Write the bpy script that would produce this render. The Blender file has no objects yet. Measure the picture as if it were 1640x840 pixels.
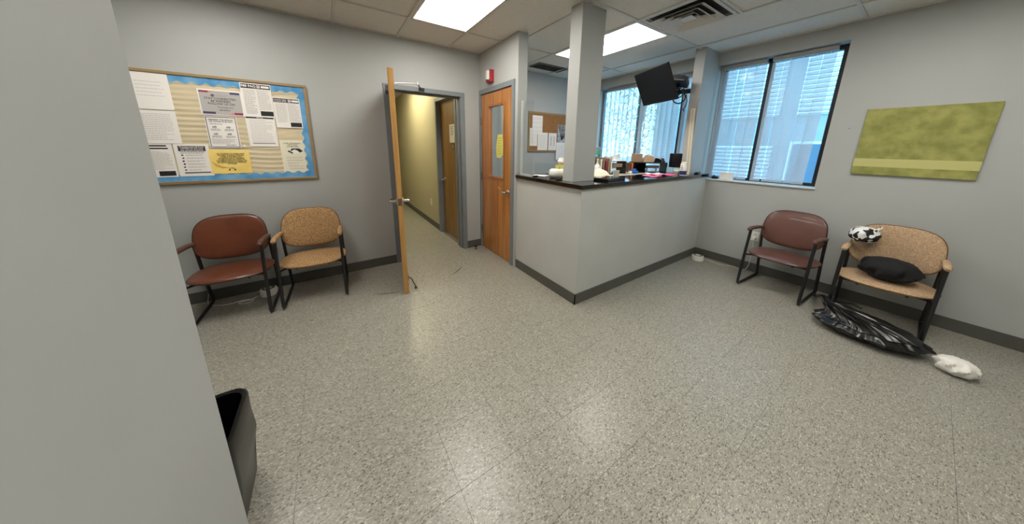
import bpy, bmesh, math, random
from math import sin, cos, pi, radians
from mathutils import Vector, Matrix
random.seed(7)
COL = bpy.context.scene.collection

# ------------------------------------------------------------------ camera
CAM_H = 1.4
yaw, pitch, roll = radians(33.6105), radians(-12.3561), radians(0.7671)
fwd = Vector((sin(yaw)*cos(pitch), cos(yaw)*cos(pitch), sin(pitch)))
rt = fwd.cross(Vector((0, 0, 1))).normalized(); up = rt.cross(fwd)
r2 = rt*cos(roll) + up*sin(roll); u2 = -rt*sin(roll) + up*cos(roll)
cd = bpy.data.cameras.new('camera'); cam = bpy.data.objects.new('camera', cd); COL.objects.link(cam)
M = Matrix.Identity(4)
for i in range(3):
    M[i][0] = r2[i]; M[i][1] = u2[i]; M[i][2] = -fwd[i]
M[0][3], M[1][3], M[2][3] = 0, 0, CAM_H
cam.matrix_world = M
cd.sensor_fit = 'HORIZONTAL'; cd.sensor_width = 36
cd.lens = 439.45/1640*36; cd.shift_x = 0; cd.shift_y = -(420-330.7)/1640
cd.clip_start = 0.02; cd.clip_end = 200
bpy.context.scene.camera = cam

# ------------------------------------------------------------------ world, exposure
w = bpy.data.worlds.new('sky'); bpy.context.scene.world = w; w.use_nodes = True
nt = w.node_tree; nt.nodes.clear()
wo = nt.nodes.new('ShaderNodeOutputWorld'); wb = nt.nodes.new('ShaderNodeBackground')
tc = nt.nodes.new('ShaderNodeTexCoord'); sx = nt.nodes.new('ShaderNodeSeparateXYZ'); cr = nt.nodes.new('ShaderNodeValToRGB')
nt.links.new(tc.outputs['Generated'], sx.inputs[0]); nt.links.new(sx.outputs['Z'], cr.inputs[0])
cr.color_ramp.elements[0].color = (0.52, 0.86, 1.0, 1); cr.color_ramp.elements[1].color = (0.34, 0.66, 0.98, 1)
nt.links.new(cr.outputs[0], wb.inputs[0]); wb.inputs[1].default_value = 4.6
nt.links.new(wb.outputs[0], wo.inputs[0])
vs = bpy.context.scene.view_settings
bpy.context.scene.display_settings.display_device = 'sRGB'
vs.view_transform = 'Standard'; vs.look = 'None'; vs.gamma = 1; vs.use_curve_mapping = False
vs.exposure = 0.80
LAMP_COL = (1.0, 0.962, 0.895); LAMP = 9.0
HALL_COL = (1.0, 0.89, 0.58); HALL = 10.0

# ------------------------------------------------------------------ materials
def lin(c):
    return tuple(((v/255)/12.92 if v/255 <= 0.04045 else ((v/255+0.055)/1.055)**2.4) for v in c)
MATS = {}
def mat(name, rgb, rough=0.6, metal=0.0, bump=0.0, bscale=200.0, var=0.0, vscale=5.0, rgb2=None, spec=0.5, coat=0.0):
    if name in MATS: return MATS[name]
    m = bpy.data.materials.new(name); m.use_nodes = True; MATS[name] = m
    n = m.node_tree; b = n.nodes['Principled BSDF']
    c = lin(rgb) + (1,)
    b.inputs['Base Color'].default_value = c; b.inputs['Roughness'].default_value = rough
    b.inputs['Metallic'].default_value = metal; b.inputs['Specular IOR Level'].default_value = spec
    b.inputs['Coat Weight'].default_value = coat
    geo = n.nodes.new('ShaderNodeTexCoord')
    if var > 0 or rgb2:
        tx = n.nodes.new('ShaderNodeTexNoise'); tx.inputs['Scale'].default_value = vscale; tx.inputs['Detail'].default_value = 4
        n.links.new(geo.outputs['Object'], tx.inputs['Vector'])
        mr = n.nodes.new('ShaderNodeMapRange'); mr.inputs[1].default_value = 0.35; mr.inputs[2].default_value = 0.65
        n.links.new(tx.outputs['Fac'], mr.inputs[0])
        mx = n.nodes.new('ShaderNodeMix'); mx.data_type = 'RGBA'
        n.links.new(mr.outputs[0], mx.inputs['Factor'])
        c2 = lin(rgb2)+(1,) if rgb2 else tuple(v*(1-var) for v in c[:3])+(1,)
        mx.inputs['A'].default_value = c; mx.inputs['B'].default_value = c2
        n.links.new(mx.outputs['Result'], b.inputs['Base Color'])
    if bump > 0:
        t2 = n.nodes.new('ShaderNodeTexNoise'); t2.inputs['Scale'].default_value = bscale; t2.inputs['Detail'].default_value = 3
        n.links.new(geo.outputs['Object'], t2.inputs['Vector'])
        bp = n.nodes.new('ShaderNodeBump'); bp.inputs['Strength'].default_value = bump; bp.inputs['Distance'].default_value = 0.002
        n.links.new(t2.outputs['Fac'], bp.inputs['Height']); n.links.new(bp.outputs[0], b.inputs['Normal'])
    return m
def emis(name, col, strength):
    m = bpy.data.materials.new(name); m.use_nodes = True; n = m.node_tree; b = n.nodes['Principled BSDF']
    b.inputs['Base Color'].default_value = (.8, .8, .8, 1)
    b.inputs['Emission Color'].default_value = col+(1,); b.inputs['Emission Strength'].default_value = strength
    MATS[name] = m; return m
def glass(name, tint=(0.95, 0.98, 1.0), gl=0.08, rough=0.02):
    m = bpy.data.materials.new(name); m.use_nodes = True; n = m.node_tree; n.nodes.clear()
    o = n.nodes.new('ShaderNodeOutputMaterial'); t = n.nodes.new('ShaderNodeBsdfTransparent'); g = n.nodes.new('ShaderNodeBsdfGlossy')
    t.inputs[0].default_value = tint+(1,); g.inputs['Roughness'].default_value = rough
    mx = n.nodes.new('ShaderNodeMixShader'); mx.inputs[0].default_value = gl
    n.links.new(t.outputs[0], mx.inputs[1]); n.links.new(g.outputs[0], mx.inputs[2]); n.links.new(mx.outputs[0], o.inputs[0])
    MATS[name] = m; return m
def wood(name, a, b_, rough=0.35, axis='Z', sc=1.0, coat=0.3):
    m = bpy.data.materials.new(name); m.use_nodes = True; n = m.node_tree; b = n.nodes['Principled BSDF']
    geo = n.nodes.new('ShaderNodeTexCoord'); mp = n.nodes.new('ShaderNodeMapping')
    s = {'Z': (9, 9, 0.7), 'X': (0.7, 9, 9), 'Y': (9, .7, 9)}[axis]
    mp.inputs['Scale'].default_value = tuple(v*sc for v in s)
    n.links.new(geo.outputs['Object'], mp.inputs[0])
    tx = n.nodes.new('ShaderNodeTexNoise'); tx.inputs['Scale'].default_value = 1.3; tx.inputs['Detail'].default_value = 7; tx.inputs['Distortion'].default_value = 1.4
    n.links.new(mp.outputs[0], tx.inputs['Vector'])
    cr = n.nodes.new('ShaderNodeValToRGB'); cr.color_ramp.elements[0].position = .32; cr.color_ramp.elements[1].position = .70
    cr.color_ramp.elements[0].color = lin(b_)+(1,); cr.color_ramp.elements[1].color = lin(a)+(1,)
    n.links.new(tx.outputs['Fac'], cr.inputs[0]); n.links.new(cr.outputs[0], b.inputs['Base Color'])
    b.inputs['Roughness'].default_value = rough; b.inputs['Coat Weight'].default_value = coat; b.inputs['Coat Roughness'].default_value = .25
    MATS[name] = m; return m
def speckle(name, base, dark, light, scale, rough, stretch=(1, 1, 1), world=False, dth=.30, lth=.70, bump=0.0, rot=0.0, cloud=None):
    m = bpy.data.materials.new(name); m.use_nodes = True; n = m.node_tree; b = n.nodes['Principled BSDF']
    mp = n.nodes.new('ShaderNodeMapping'); mp.inputs['Scale'].default_value = stretch; mp.inputs['Rotation'].default_value = (0, 0, rot)
    if world:
        g = n.nodes.new('ShaderNodeNewGeometry'); n.links.new(g.outputs['Position'], mp.inputs[0])
    else:
        g = n.nodes.new('ShaderNodeTexCoord'); n.links.new(g.outputs['Object'], mp.inputs[0])
    v = n.nodes.new('ShaderNodeTexVoronoi'); v.inputs['Scale'].default_value = scale; v.inputs['Randomness'].default_value = 1
    n.links.new(mp.outputs[0], v.inputs['Vector'])
    sp = n.nodes.new('ShaderNodeSeparateColor'); n.links.new(v.outputs['Color'], sp.inputs[0])
    cr = n.nodes.new('ShaderNodeValToRGB'); cr.color_ramp.interpolation = 'CONSTANT'
    e = cr.color_ramp.elements; e[0].position = 0; e[0].color = lin(dark)+(1,); e[1].position = dth; e[1].color = lin(base)+(1,)
    x = e.new(lth); x.color = lin(light)+(1,)
    x = e.new(dth*.45); x.color = lin([(p+q)/2 for p, q in zip(base, dark)])+(1,)
    n.links.new(sp.outputs[0], cr.inputs[0])
    out = cr.outputs[0]
    tx = n.nodes.new('ShaderNodeTexNoise'); tx.inputs['Scale'].default_value = scale*.35; tx.inputs['Detail'].default_value = 5
    n.links.new(mp.outputs[0], tx.inputs['Vector'])
    mr = n.nodes.new('ShaderNodeMapRange'); mr.inputs[1].default_value = .3; mr.inputs[2].default_value = .7; mr.inputs[3].default_value = .82; mr.inputs[4].default_value = 1.12
    n.links.new(tx.outputs['Fac'], mr.inputs[0])
    mu = n.nodes.new('ShaderNodeVectorMath'); mu.operation = 'SCALE'; n.links.new(out, mu.inputs[0]); n.links.new(mr.outputs[0], mu.inputs['Scale'])
    n.links.new(mu.outputs[0], b.inputs['Base Color'])
    b.inputs['Roughness'].default_value = rough
    if bump:
        bp = n.nodes.new('ShaderNodeBump'); bp.inputs['Strength'].default_value = bump; bp.inputs['Distance'].default_value = .001
        n.links.new(tx.outputs['Fac'], bp.inputs['Height']); n.links.new(bp.outputs[0], b.inputs['Normal'])
    MATS[name] = m; return m

WALL = mat('wall_paint', (172, 174, 171), .55, bump=.12, bscale=90, var=.04, vscale=2)
CPAINT = mat('counter_paint', (186, 188, 184), .5, bump=.1, bscale=60, var=.06, vscale=3)
HWALL = mat('hall_paint', (182, 176, 150), .55, bump=.1, bscale=90)
FRAME = mat('frame_paint', (122, 128, 132), .4, bump=.05, bscale=40, var=.08, vscale=6)
BASE = mat('vinyl_base', (84, 83, 77), .45, var=.1, vscale=8)
CTILE = mat('ceiling_tile', (222, 218, 208), .9, bump=.6, bscale=260, var=.06, vscale=30)
GRID = mat('grid_paint', (206, 203, 194), .5)
FLOOR = speckle('vinyl_tile', (147, 144, 133), (96, 91, 82), (178, 175, 163), 140, .30, (1, 2.1, 1), True, .16, .90, .08, rot=.6)
JOINT = mat('floor_joint', (112, 106, 94), .8)
BLACKTOP = mat('black_stone', (14, 15, 18), .09, var=.3, vscale=60, coat=.3)
BEIGETOP = mat('beige_laminate', (170, 160, 140), .4)
DOORW = wood('door_veneer', (196, 136, 72), (152, 94, 44), .30)
DOORH = wood('hall_door_veneer', (150, 112, 48), (118, 82, 30), .4)
EDGEW = wood('door_edge_wood', (196, 152, 86), (170, 124, 64), .4, sc=2)
OAK = wood('oak_trim', (162, 136, 92), (130, 104, 66), .5, 'X')
CHROME = mat('chrome', (205, 205, 205), .22, 1.0)
BRASSD = mat('dull_steel', (120, 116, 108), .4, .9)
BLKM = mat('black_metal', (16, 16, 18), .32, .0, coat=.3)
BLKP = mat('black_plastic', (12, 12, 14), .45, spec=.3)
LEATH = mat('brown_vinyl', (108, 60, 40), .32, bump=.15, bscale=120, rgb2=(92, 50, 33), vscale=7, coat=.15)
LEATH2 = mat('maroon_vinyl', (102, 66, 56), .34, bump=.15, bscale=120, rgb2=(88, 56, 48), vscale=7, coat=.12)
ARMV = mat('arm_vinyl', (92, 62, 50), .5, var=.2, vscale=12)
PIPE = mat('dark_piping', (52, 30, 24), .5)
TAN = speckle('tan_fabric', (168, 130, 86), (112, 80, 48), (196, 162, 116), 330, .85, (1, 1, 1), False, .34, .72, .3)
TAN2 = speckle('pale_tan_fabric', (176, 146, 114), (142, 112, 82), (194, 168, 136), 330, .85, (1, 1, 1), False, .3, .72, .3)
WHITE = mat('white_plastic', (226, 224, 216), .4)
PAPER = mat('white_paper', (232, 228, 222), .8)
PAPERG = mat('grey_print_paper', (176, 172, 168), .6)
CREAMP = mat('cream_paper', (226, 220, 196), .8)
YELP = mat('yellow_paper', (240, 214, 126), .7, rgb2=(230, 200, 108), vscale=8)
YEL2 = mat('yellow_note', (220, 216, 112), .7)
INK = mat('black_ink', (28, 26, 28), .7)
GREYINK = mat('grey_ink', (158, 152, 148), .8)
MIDINK = mat('mid_ink', (98, 94, 92), .8)
MARO = mat('maroon_ink', (140, 36, 66), .6); PINKI = mat('pink_ink', (214, 130, 134), .6); NAVYI = mat('navy_ink', (66, 58, 104), .6)
BLUEB = mat('blue_border', (62, 136, 188), .7, rgb2=(116, 168, 204), vscale=9)
SCAL = mat('scallop_edge', (206, 208, 196), .7)
CLOTHB = mat('beige_backing_cloth', (204, 190, 158), .85, bump=.2, bscale=80)
CORK = mat('cork', (156, 110, 66), .9, rgb2=(138, 94, 54), vscale=60, bump=.4, bscale=300)
RED = mat('alarm_red', (168, 44, 52), .4)
BAG = mat('black_bag_film', (8, 8, 9), .30, coat=.1)
GLASS = glass('window_glass', (.80, .93, 1.0), .03)
CLEAR = glass('clear_acrylic', (.97, .985, .99), .035)
LITE = glass('door_glass', (.90, .94, .95), .12)
LENS = emis('lamp_lens', LAMP_COL, LAMP); HLENS = emis('hall_lens', HALL_COL, HALL)
GREENP = mat('green_box', (88, 176, 148), .5); BLUEP = mat('blue_plastic', (34, 96, 186), .35)
ORANGE = mat('orange_folder', (222, 128, 40), .6); KRAFT = mat('kraft_card', (150, 126, 100), .8); DBROWN = mat('dark_brown_card', (92, 56, 34), .7)
PINKP = mat('pink_paper', (236, 104, 150), .7); NAVY = mat('navy_label', (40, 48, 108), .4)
TISSUE = mat('tissue', (230, 226, 212), .9, bump=.3, bscale=60)
CREAM = mat('cream_cloth', (222, 212, 190), .9, bump=.4, bscale=90)
SCUFF = mat('scuff_black', (46, 36, 28), .7)
ALUM = mat('white_metal_rail', (196, 198, 196), .4, .2)
WINF = mat('black_window_frame', (20, 22, 26), .4); WING = mat('grey_window_frame', (120, 122, 120), .5)
OLIVE = mat('olive_canvas', (158, 156, 88), .8, rgb2=(128, 130, 66), vscale=14); OLIVE2 = mat('pale_olive_canvas', (188, 184, 120), .8)
CONC = mat("outside_render", (150, 158, 164), .8, var=.2, vscale=1); LOUV = mat("outside_louvre", (212, 216, 220), .5); OGL = mat('outside_window', (90, 110, 126), .1)
PAVE = mat('pavement', (176, 180, 182), .9, var=.2, vscale=2); LEAF = mat('leaf_green', (70, 100, 84), .7, rgb2=(120, 148, 132), vscale=5); BARK = mat('bark', (80, 72, 64), .9)

def cowmat():
    m = bpy.data.materials.new('cow_print'); m.use_nodes = True; n = m.node_tree; b = n.nodes['Principled BSDF']
    g = n.nodes.new('ShaderNodeTexCoord'); t = n.nodes.new('ShaderNodeTexNoise'); t.inputs['Scale'].default_value = 21; t.inputs['Detail'].default_value = .5
    n.links.new(g.outputs['Object'], t.inputs['Vector'])
    c = n.nodes.new('ShaderNodeValToRGB'); c.color_ramp.interpolation = 'CONSTANT'
    c.color_ramp.elements[0].color = (.75, .75, .74, 1); c.color_ramp.elements[1].position = .53; c.color_ramp.elements[1].color = (.008, .008, .009, 1)
    n.links.new(t.outputs['Fac'], c.inputs[0]); n.links.new(c.outputs[0], b.inputs['Base Color']); b.inputs['Roughness'].default_value = .6
    return m
COW = cowmat()
def vanemat():
    m = bpy.data.materials.new('perforated_vane'); m.use_nodes = True; n = m.node_tree; n.nodes.clear()
    o = n.nodes.new('ShaderNodeOutputMaterial')
    d = n.nodes.new('ShaderNodeBsdfDiffuse'); d.inputs[0].default_value = (.56, .55, .53, 1)
    tl = n.nodes.new('ShaderNodeBsdfTranslucent'); tl.inputs[0].default_value = (.66, .69, .70, 1)
    tp = n.nodes.new('ShaderNodeBsdfTransparent')
    m1 = n.nodes.new('ShaderNodeMixShader'); m1.inputs[0].default_value = .24
    n.links.new(d.outputs[0], m1.inputs[1]); n.links.new(tl.outputs[0], m1.inputs[2])
    # woven openings: the cloth lets part of the view through in fine bands
    g = n.nodes.new('ShaderNodeTexCoord'); wv = n.nodes.new('ShaderNodeTexWave'); wv.bands_direction = 'Z'; wv.inputs['Scale'].default_value = 26; wv.inputs['Distortion'].default_value = .4
    n.links.new(g.outputs['Object'], wv.inputs['Vector'])
    mr = n.nodes.new('ShaderNodeMapRange'); mr.inputs[3].default_value = .14; mr.inputs[4].default_value = .46
    n.links.new(wv.outputs['Fac'], mr.inputs[0])
    m2 = n.nodes.new('ShaderNodeMixShader'); n.links.new(mr.outputs[0], m2.inputs[0])
    n.links.new(m1.outputs[0], m2.inputs[1]); n.links.new(tp.outputs[0], m2.inputs[2]); n.links.new(m2.outputs[0], o.inputs[0])
    return m
VANE = vanemat()

# ------------------------------------------------------------------ mesh helpers
class MB:
    def __init__(s): s.v = []; s.f = []
    def add(s, vs, fs):
        o = len(s.v); s.v += [tuple(p) for p in vs]; s.f += [tuple(i+o for i in f) for f in fs]; return s
    def box(s, x0, x1, y0, y1, z0, z1, c=0.0):
        x0, x1 = min(x0, x1), max(x0, x1); y0, y1 = min(y0, y1), max(y0, y1); z0, z1 = min(z0, z1), max(z0, z1)
        if c > 0:
            bm = bmesh.new(); bmesh.ops.create_cube(bm, size=1)
            for v in bm.verts:
                v.co = Vector((x0+(v.co.x+.5)*(x1-x0), y0+(v.co.y+.5)*(y1-y0), z0+(v.co.z+.5)*(z1-z0)))
            bmesh.ops.bevel(bm, geom=bm.edges[:], offset=c, segments=2, affect='EDGES', profile=.5)
            bm.verts.ensure_lookup_table(); bm.verts.index_update()
            s.add([v.co[:] for v in bm.verts], [[v.index for v in f.verts] for f in bm.faces]); bm.free(); return s
        v = [(x0,y0,z0),(x1,y0,z0),(x1,y1,z0),(x0,y1,z0),(x0,y0,z1),(x1,y0,z1),(x1,y1,z1),(x0,y1,z1)]
        return s.add(v, [(0,3,2,1),(4,5,6,7),(0,1,5,4),(1,2,6,5),(2,3,7,6),(3,0,4,7)])
    def tube(s, pts, r, seg=10, closed=False):
        pts = [Vector(p) for p in pts]; n = len(pts); rings = []; prev = None
        for i, p in enumerate(pts):
            if closed: t = (pts[(i+1) % n]-pts[i-1])
            else: t = pts[min(i+1, n-1)]-pts[max(i-1, 0)]
            t.normalize()
            if prev is None:
                a = Vector((0, 0, 1)) if abs(t.z) < .9 else Vector((1, 0, 0)); nr = t.cross(a).normalized()
            else: nr = (prev - t*prev.dot(t)).normalized()
            prev = nr; bn = t.cross(nr)
            rr = r[i] if isinstance(r, (list, tuple)) else r
            rings.append([p+nr*cos(2*pi*k/seg)*rr+bn*sin(2*pi*k/seg)*rr for k in range(seg)])
        v = [q for rg in rings for q in rg]; f = []
        m = n if closed else n-1
        for i in range(m):
            a = i*seg; b = ((i+1) % n)*seg
            for k in range(seg): f.append((a+k, a+(k+1) % seg, b+(k+1) % seg, b+k))
        if not closed: f.append(tuple(range(seg))[::-1]); f.append(tuple((n-1)*seg+k for k in range(seg)))
        return s.add(v, f)
    def lathe(s, prof, seg=24, c=(0, 0, 0), axis='z', sx=1, sy=1):
        v = []; f = []
        for r, z in prof:
            for k in range(seg):
                a = 2*pi*k/seg; x, y = r*cos(a)*sx, r*sin(a)*sy
                p = {'z': (x, y, z), 'x': (z, x, y), 'y': (x, z, y)}[axis]
                v.append((p[0]+c[0], p[1]+c[1], p[2]+c[2]))
        for i in range(len(prof)-1):
            for k in range(seg): f.append((i*seg+k, i*seg+(k+1) % seg, (i+1)*seg+(k+1) % seg, (i+1)*seg+k))
        f.append(tuple(range(seg))[::-1]); f.append(tuple((len(prof)-1)*seg+k for k in range(seg)))
        return s.add(v, f)
    def prism(s, poly, y0, y1):      # polygon in (x,z) extruded along y
        n = len(poly); v = [(x, y0, z) for x, z in poly]+[(x, y1, z) for x, z in poly]
        f = [tuple(range(n)), tuple(range(2*n-1, n-1, -1))]+[(i, n+i, n+(i+1) % n, (i+1) % n) for i in range(n)]
        return s.add(v, f)
    def quad(s, a, b, c, d): return s.add([a, b, c, d], [(0, 1, 2, 3)])
def obj(name, mb, m, parent=None, smooth=False, loc=None, rotz=0):
    me = bpy.data.meshes.new(name); me.from_pydata(mb.v, [], mb.f); me.update()
    bm = bmesh.new(); bm.from_mesh(me); bmesh.ops.recalc_face_normals(bm, faces=bm.faces[:]); bm.to_mesh(me); bm.free()
    if smooth:
        me.polygons.foreach_set('use_smooth', [True]*len(me.polygons))
        try: me.set_sharp_from_angle(angle=radians(40))
        except Exception: pass
    me.materials.append(m)
    o = bpy.data.objects.new(name, me); COL.objects.link(o)
    if parent: o.parent = parent
    if loc: o.location = loc
    o.rotation_euler.z = rotz
    return o
def tag(o, label, cat, group=None):
    o['label'] = label; o['category'] = cat
    if group: o['group'] = group
    return o
def thing(name, label, cat, loc=(0, 0, 0), rotz=0, group=None):
    o = bpy.data.objects.new(name, None); COL.objects.link(o); o.location = loc; o.rotation_euler.z = rotz
    o.empty_display_size = .05
    return tag(o, label, cat, group)
def struct(name, mb, m, parent=None, smooth=False):
    o = obj(name, mb, m, parent, smooth)
    if not parent: o['kind'] = 'structure'
    return o
def dup(root, loc, rotz, label, group=None):
    r = root.copy(); COL.objects.link(r); r.location = loc; r.rotation_euler.z = rotz; r['label'] = label
    if group: r['group'] = group
    for ch in list(root.children):
        c = ch.copy(); COL.objects.link(c); c.parent = r
        for g in ch.children:
            d = g.copy(); COL.objects.link(d); d.parent = c
    return r
def arc_pts(c, r, a0, a1, n, plane='yz'):
    out = []
    for i in range(n+1):
        a = a0+(a1-a0)*i/n; p, q = r*cos(a), r*sin(a)
        out.append((c[0], c[1]+p, c[2]+q) if plane == 'yz' else (c[0]+p, c[1]+q, c[2]))
    return out
def rounded_path(pts, r, n=5):
    out = [Vector(pts[0])]
    for i in range(1, len(pts)-1):
        a, b, c = Vector(pts[i-1]), Vector(pts[i]), Vector(pts[i+1])
        d1 = (a-b).normalized(); d2 = (c-b).normalized(); rr = min(r, (a-b).length*.45, (c-b).length*.45)
        p, q = b+d1*rr, b+d2*rr
        for k in range(n+1):
            t = k/n; out.append(p*(1-t)**2+b*2*t*(1-t)+q*t*t)
    out.append(Vector(pts[-1])); return out
FONT = bpy.data.curves.new('tmp', 'FONT').font
def text(name, s, size, m, parent, x, z, y=-0.0016, align='CENTER', bold=0.0, wide=None, rot=None):
    cu = bpy.data.curves.new(name, 'FONT'); cu.body = s; cu.size = size; cu.align_x = align; cu.offset = bold*size; cu.space_line = .95
    cu.resolution_u = 2
    o = bpy.data.objects.new(name, cu); COL.objects.link(o)
    dg = bpy.context.evaluated_depsgraph_get(); dg.update()
    me = bpy.data.meshes.new_from_object(o.evaluated_get(dg)); bpy.data.objects.remove(o)
    if wide and len(me.vertices):
        xs = [v.co.x for v in me.vertices]; k = wide/(max(xs)-min(xs))
        for v in me.vertices: v.co.x *= k
    for v in me.vertices:      # stand the flat lettering up: x right, z up, facing -y
        v.co = Vector((v.co.x, 0, v.co.y))
    me.materials.clear(); me.materials.append(m); me.name = name
    t = bpy.data.objects.new(name, me); COL.objects.link(t); t.parent = parent; t.location = (x, y, z)
    return t
def smoothstep(a, b, x):
    t = max(0, min(1, (x-a)/(b-a))); return t*t*(3-2*t)

# ------------------------------------------------------------------ setting
CE = 2.515; YA = 3.365; XB = 1.716; XR = 4.02; TH = .12
# walls
wl = MB().box(-2.3, .615, YA, YA+TH, 0, CE+.04).box(.615, 1.445, YA, YA+TH, 1.985, CE+.04).box(1.445, XB+.115, YA, YA+TH, 0, CE+.04)
struct('wall_back', wl, WALL)
wl = MB().box(XB, XB+.115, 2.50, 2.60, 0, CE+.04).box(XB, XB+.115, 2.60, 3.33, 2.033, CE+.04).box(XB, XB+.115, 3.33, YA, 0, CE+.04)
struct('wall_partition', wl, WALL)
wl = MB().box(XR, XR+.24, -1.6, .60, 0, CE+.04).box(XR, XR+.24, .60, 1.63, 0, 1.03).box(XR, XR+.24, .60, 1.63, 2.375, CE+.04)
wl.box(XR, XR+.24, 1.63, 1.80, 0, CE+.04).box(XR, XR+.24, 1.80, 3.42, 0, 1.03).box(XR, XR+.24, 1.80, 3.42, 2.375, CE+.04).box(XR, XR+.24, 3.42, 3.76, 0, CE+.04)
struct('wall_right', wl, WALL)
struct('wall_reception_back', MB().box(XB+.115, XR+.24, 3.64, 3.76, 0, CE+.04), WALL)
struct('wall_rear', MB().box(-2.42, XR+.24, -1.72, -1.6, 0, CE+.04), WALL)
struct('wall_left', MB().box(-2.42, -2.3, -1.6, YA+TH, 0, CE+.04), WALL)
struct('wall_near', MB().box(-.50, -.36, -1.6, 1.06, 0, CE+.04, .004), WALL, smooth=False)
# half-height walls of the reception counter
struct('wall_counter_side', MB().box(1.728, 1.83, 1.555, 2.50, 0, 1.06), CPAINT)
struct('wall_counter_front', MB().box(1.83, XR, 1.555, 1.66, 0, 1.06), CPAINT)
# columns on the counter
struct('trim_1', MB().box(1.80, 2.08, 1.735, 1.865, 1.093, CE+.03, .003), WALL)
struct('trim_2', MB().box(3.68, XR, 1.63, 1.74, 1.093, CE+.03, .003), WALL)
# hall beyond the open door
hr = MB().box(1.445, 1.565, YA+TH, 3.55, 0, 2.49).box(1.445, 1.565, 3.55, 4.27, 2.035, 2.49).box(1.445, 1.565, 4.27, 8.0, 0, 2.49)
struct('wall_hall_right', hr, HWALL)
struct('wall_hall_left', MB().box(.33, .45, YA+TH, 8.0, 0, 2.49), HWALL)
struct('wall_hall_end', MB().box(.33, 1.565, 8.0, 8.12, 0, 2.49), HWALL)
struct('trim_3', MB().box(.33, 1.565, YA+TH, 8.0, 2.45, 2.53), CTILE)['label'] = 'hall ceiling'
# baseboards
BH = .10
struct('baseboard_back', MB().box(-2.3, .57, YA-.008, YA, 0, BH).box(1.497, XB, YA-.008, YA, 0, BH), BASE)
struct('baseboard_counter', MB().box(1.72, 1.728, 1.547, 2.548, 0, BH).box(1.72, XR, 1.547, 1.555, 0, BH), BASE)
struct('baseboard_right', MB().box(XR-.008, XR, -1.6, 1.547, 0, BH), BASE)
struct('baseboard_hall', MB().box(1.437, 1.445, 4.32, 8.0, 0, BH).box(.45, .458, YA+TH, 8.0, 0, BH).box(.458, 1.437, 7.992, 8.0, 0, BH), BASE)

# floor: slab and individually laid vinyl tiles
fl = struct('floor', MB().box(-2.42, XR+.24, -1.72, 8.12, -.05, -.0035), JOINT)
P = .285; OX = -.257; OY = -.03
def tilemb(w=P-.0007, d=P-.0007, b=.0005):
    mb = MB(); h = 0.0
    v = [(-w/2,-d/2,-.003),(w/2,-d/2,-.003),(w/2,d/2,-.003),(-w/2,d/2,-.003),(-w/2,-d/2,-b),(w/2,-d/2,-b),(w/2,d/2,-b),(-w/2,d/2,-b),
         (-w/2+b,-d/2+b,h),(w/2-b,-d/2+b,h),(w/2-b,d/2-b,h),(-w/2+b,d/2-b,h)]
    f = [(8,9,10,11)]+[(i, (i+1)%4, 4+(i+1)%4, 4+i) for i in range(4)]+[(4+i, 4+(i+1)%4, 8+(i+1)%4, 8+i) for i in range(4)]
    return mb.add(v, f)
TM = tilemb(); proto = None; rest = MB()
for i in range(-8, 16):
    for j in range(-6, 29):
        cx, cy = OX+P*(i+.5), OY+P*(j+.5)
        if cx < -2.3 or cx > XR+.05: continue
        hall = cy > YA
        if hall and (cx < .5 or cx > 1.55): continue
        if (not hall) and cx > 1.9 and cy > 1.8: continue
        if (not hall) and cy < -1.7: continue
        vis = (not hall and cy > -.65 and cx > -.72) or (hall and cy < 6.6)
        if not vis:
            rest.add([(x+cx, y+cy, z) for x, y, z in TM.v], TM.f); continue
        if proto is None:
            proto = obj('floor_tile', TM, FLOOR, fl); proto.location = (cx, cy, 0)
        else:
            o = proto.copy(); COL.objects.link(o); o.parent = fl; o.location = (cx, cy, 0)
ro = obj('floor_tile_field', rest, FLOOR, fl); ro['kind'] = 'stuff'
struct('trim_4', MB().box(1.83, XR, 1.66, 3.64, -.0035, 0), FLOOR)['label'] = 'reception floor'
def arc_mark(a0, a1, r=.77, wd=.011):
    mb = MB(); n = 14; v = []
    for i in range(n+1):
        a = radians(a0+(a1-a0)*i/n); ww = wd*sin(pi*(i+.3)/(n+.6))
        for rr in (r-ww/2, r+ww/2): v.append((.625+rr*cos(a), YA+rr*sin(a), .0006))
    mb.add(v, [(2*i, 2*i+1, 2*i+3, 2*i+2) for i in range(n)]); return mb
obj('scuff_mark', arc_mark(-63, -42), SCUFF, fl)
obj('scuff_mark', arc_mark(-122, -103), SCUFF, fl)

# ceiling: deck, grid, tiles
GX = [1.315+.57*k for k in range(-7, 6)]; GY = [2.84+1.15*k for k in range(-4, 2)]
ce = struct('ceiling', MB().box(-2.42, XR+.24, -1.72, 3.76, CE+.03, CE+.1), GRID)
g = MB()
for x in GX:
    if -2.3 < x < XR: g.box(x-.012, x+.012, -1.6, 3.64, CE-.002, CE+.03)
for y in GY:
    if -1.6 < y < 3.64: g.box(-2.3, XR, y-.012, y+.012, CE-.0015, CE+.029)
g.box(2.455, 3.025, 1.108-.012, 1.108+.012, CE-.0015, CE+.029)
g.box(-2.3, XB, YA-.02, YA, CE-.002, CE+.01).box(XR-.02, XR, -1.6, 3.64, CE-.002, CE+.01)
obj('ceiling_grid', g, GRID, ce)
CT = MB().box(-.272, .272, -.562, .562, 0, .012); CT2 = MB().box(-.272, .272, -.275, .275, 0, .012)
cp = None
lights = {(8, 3), (11, 3), (11, 1), (8, 1)}
xs = GX; ys = GY
LIGHTCELLS = [(.745, 1.69), (2.455, 1.69), (2.455, -.61), (.745, -.61), (-.965, 1.69)]
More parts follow.
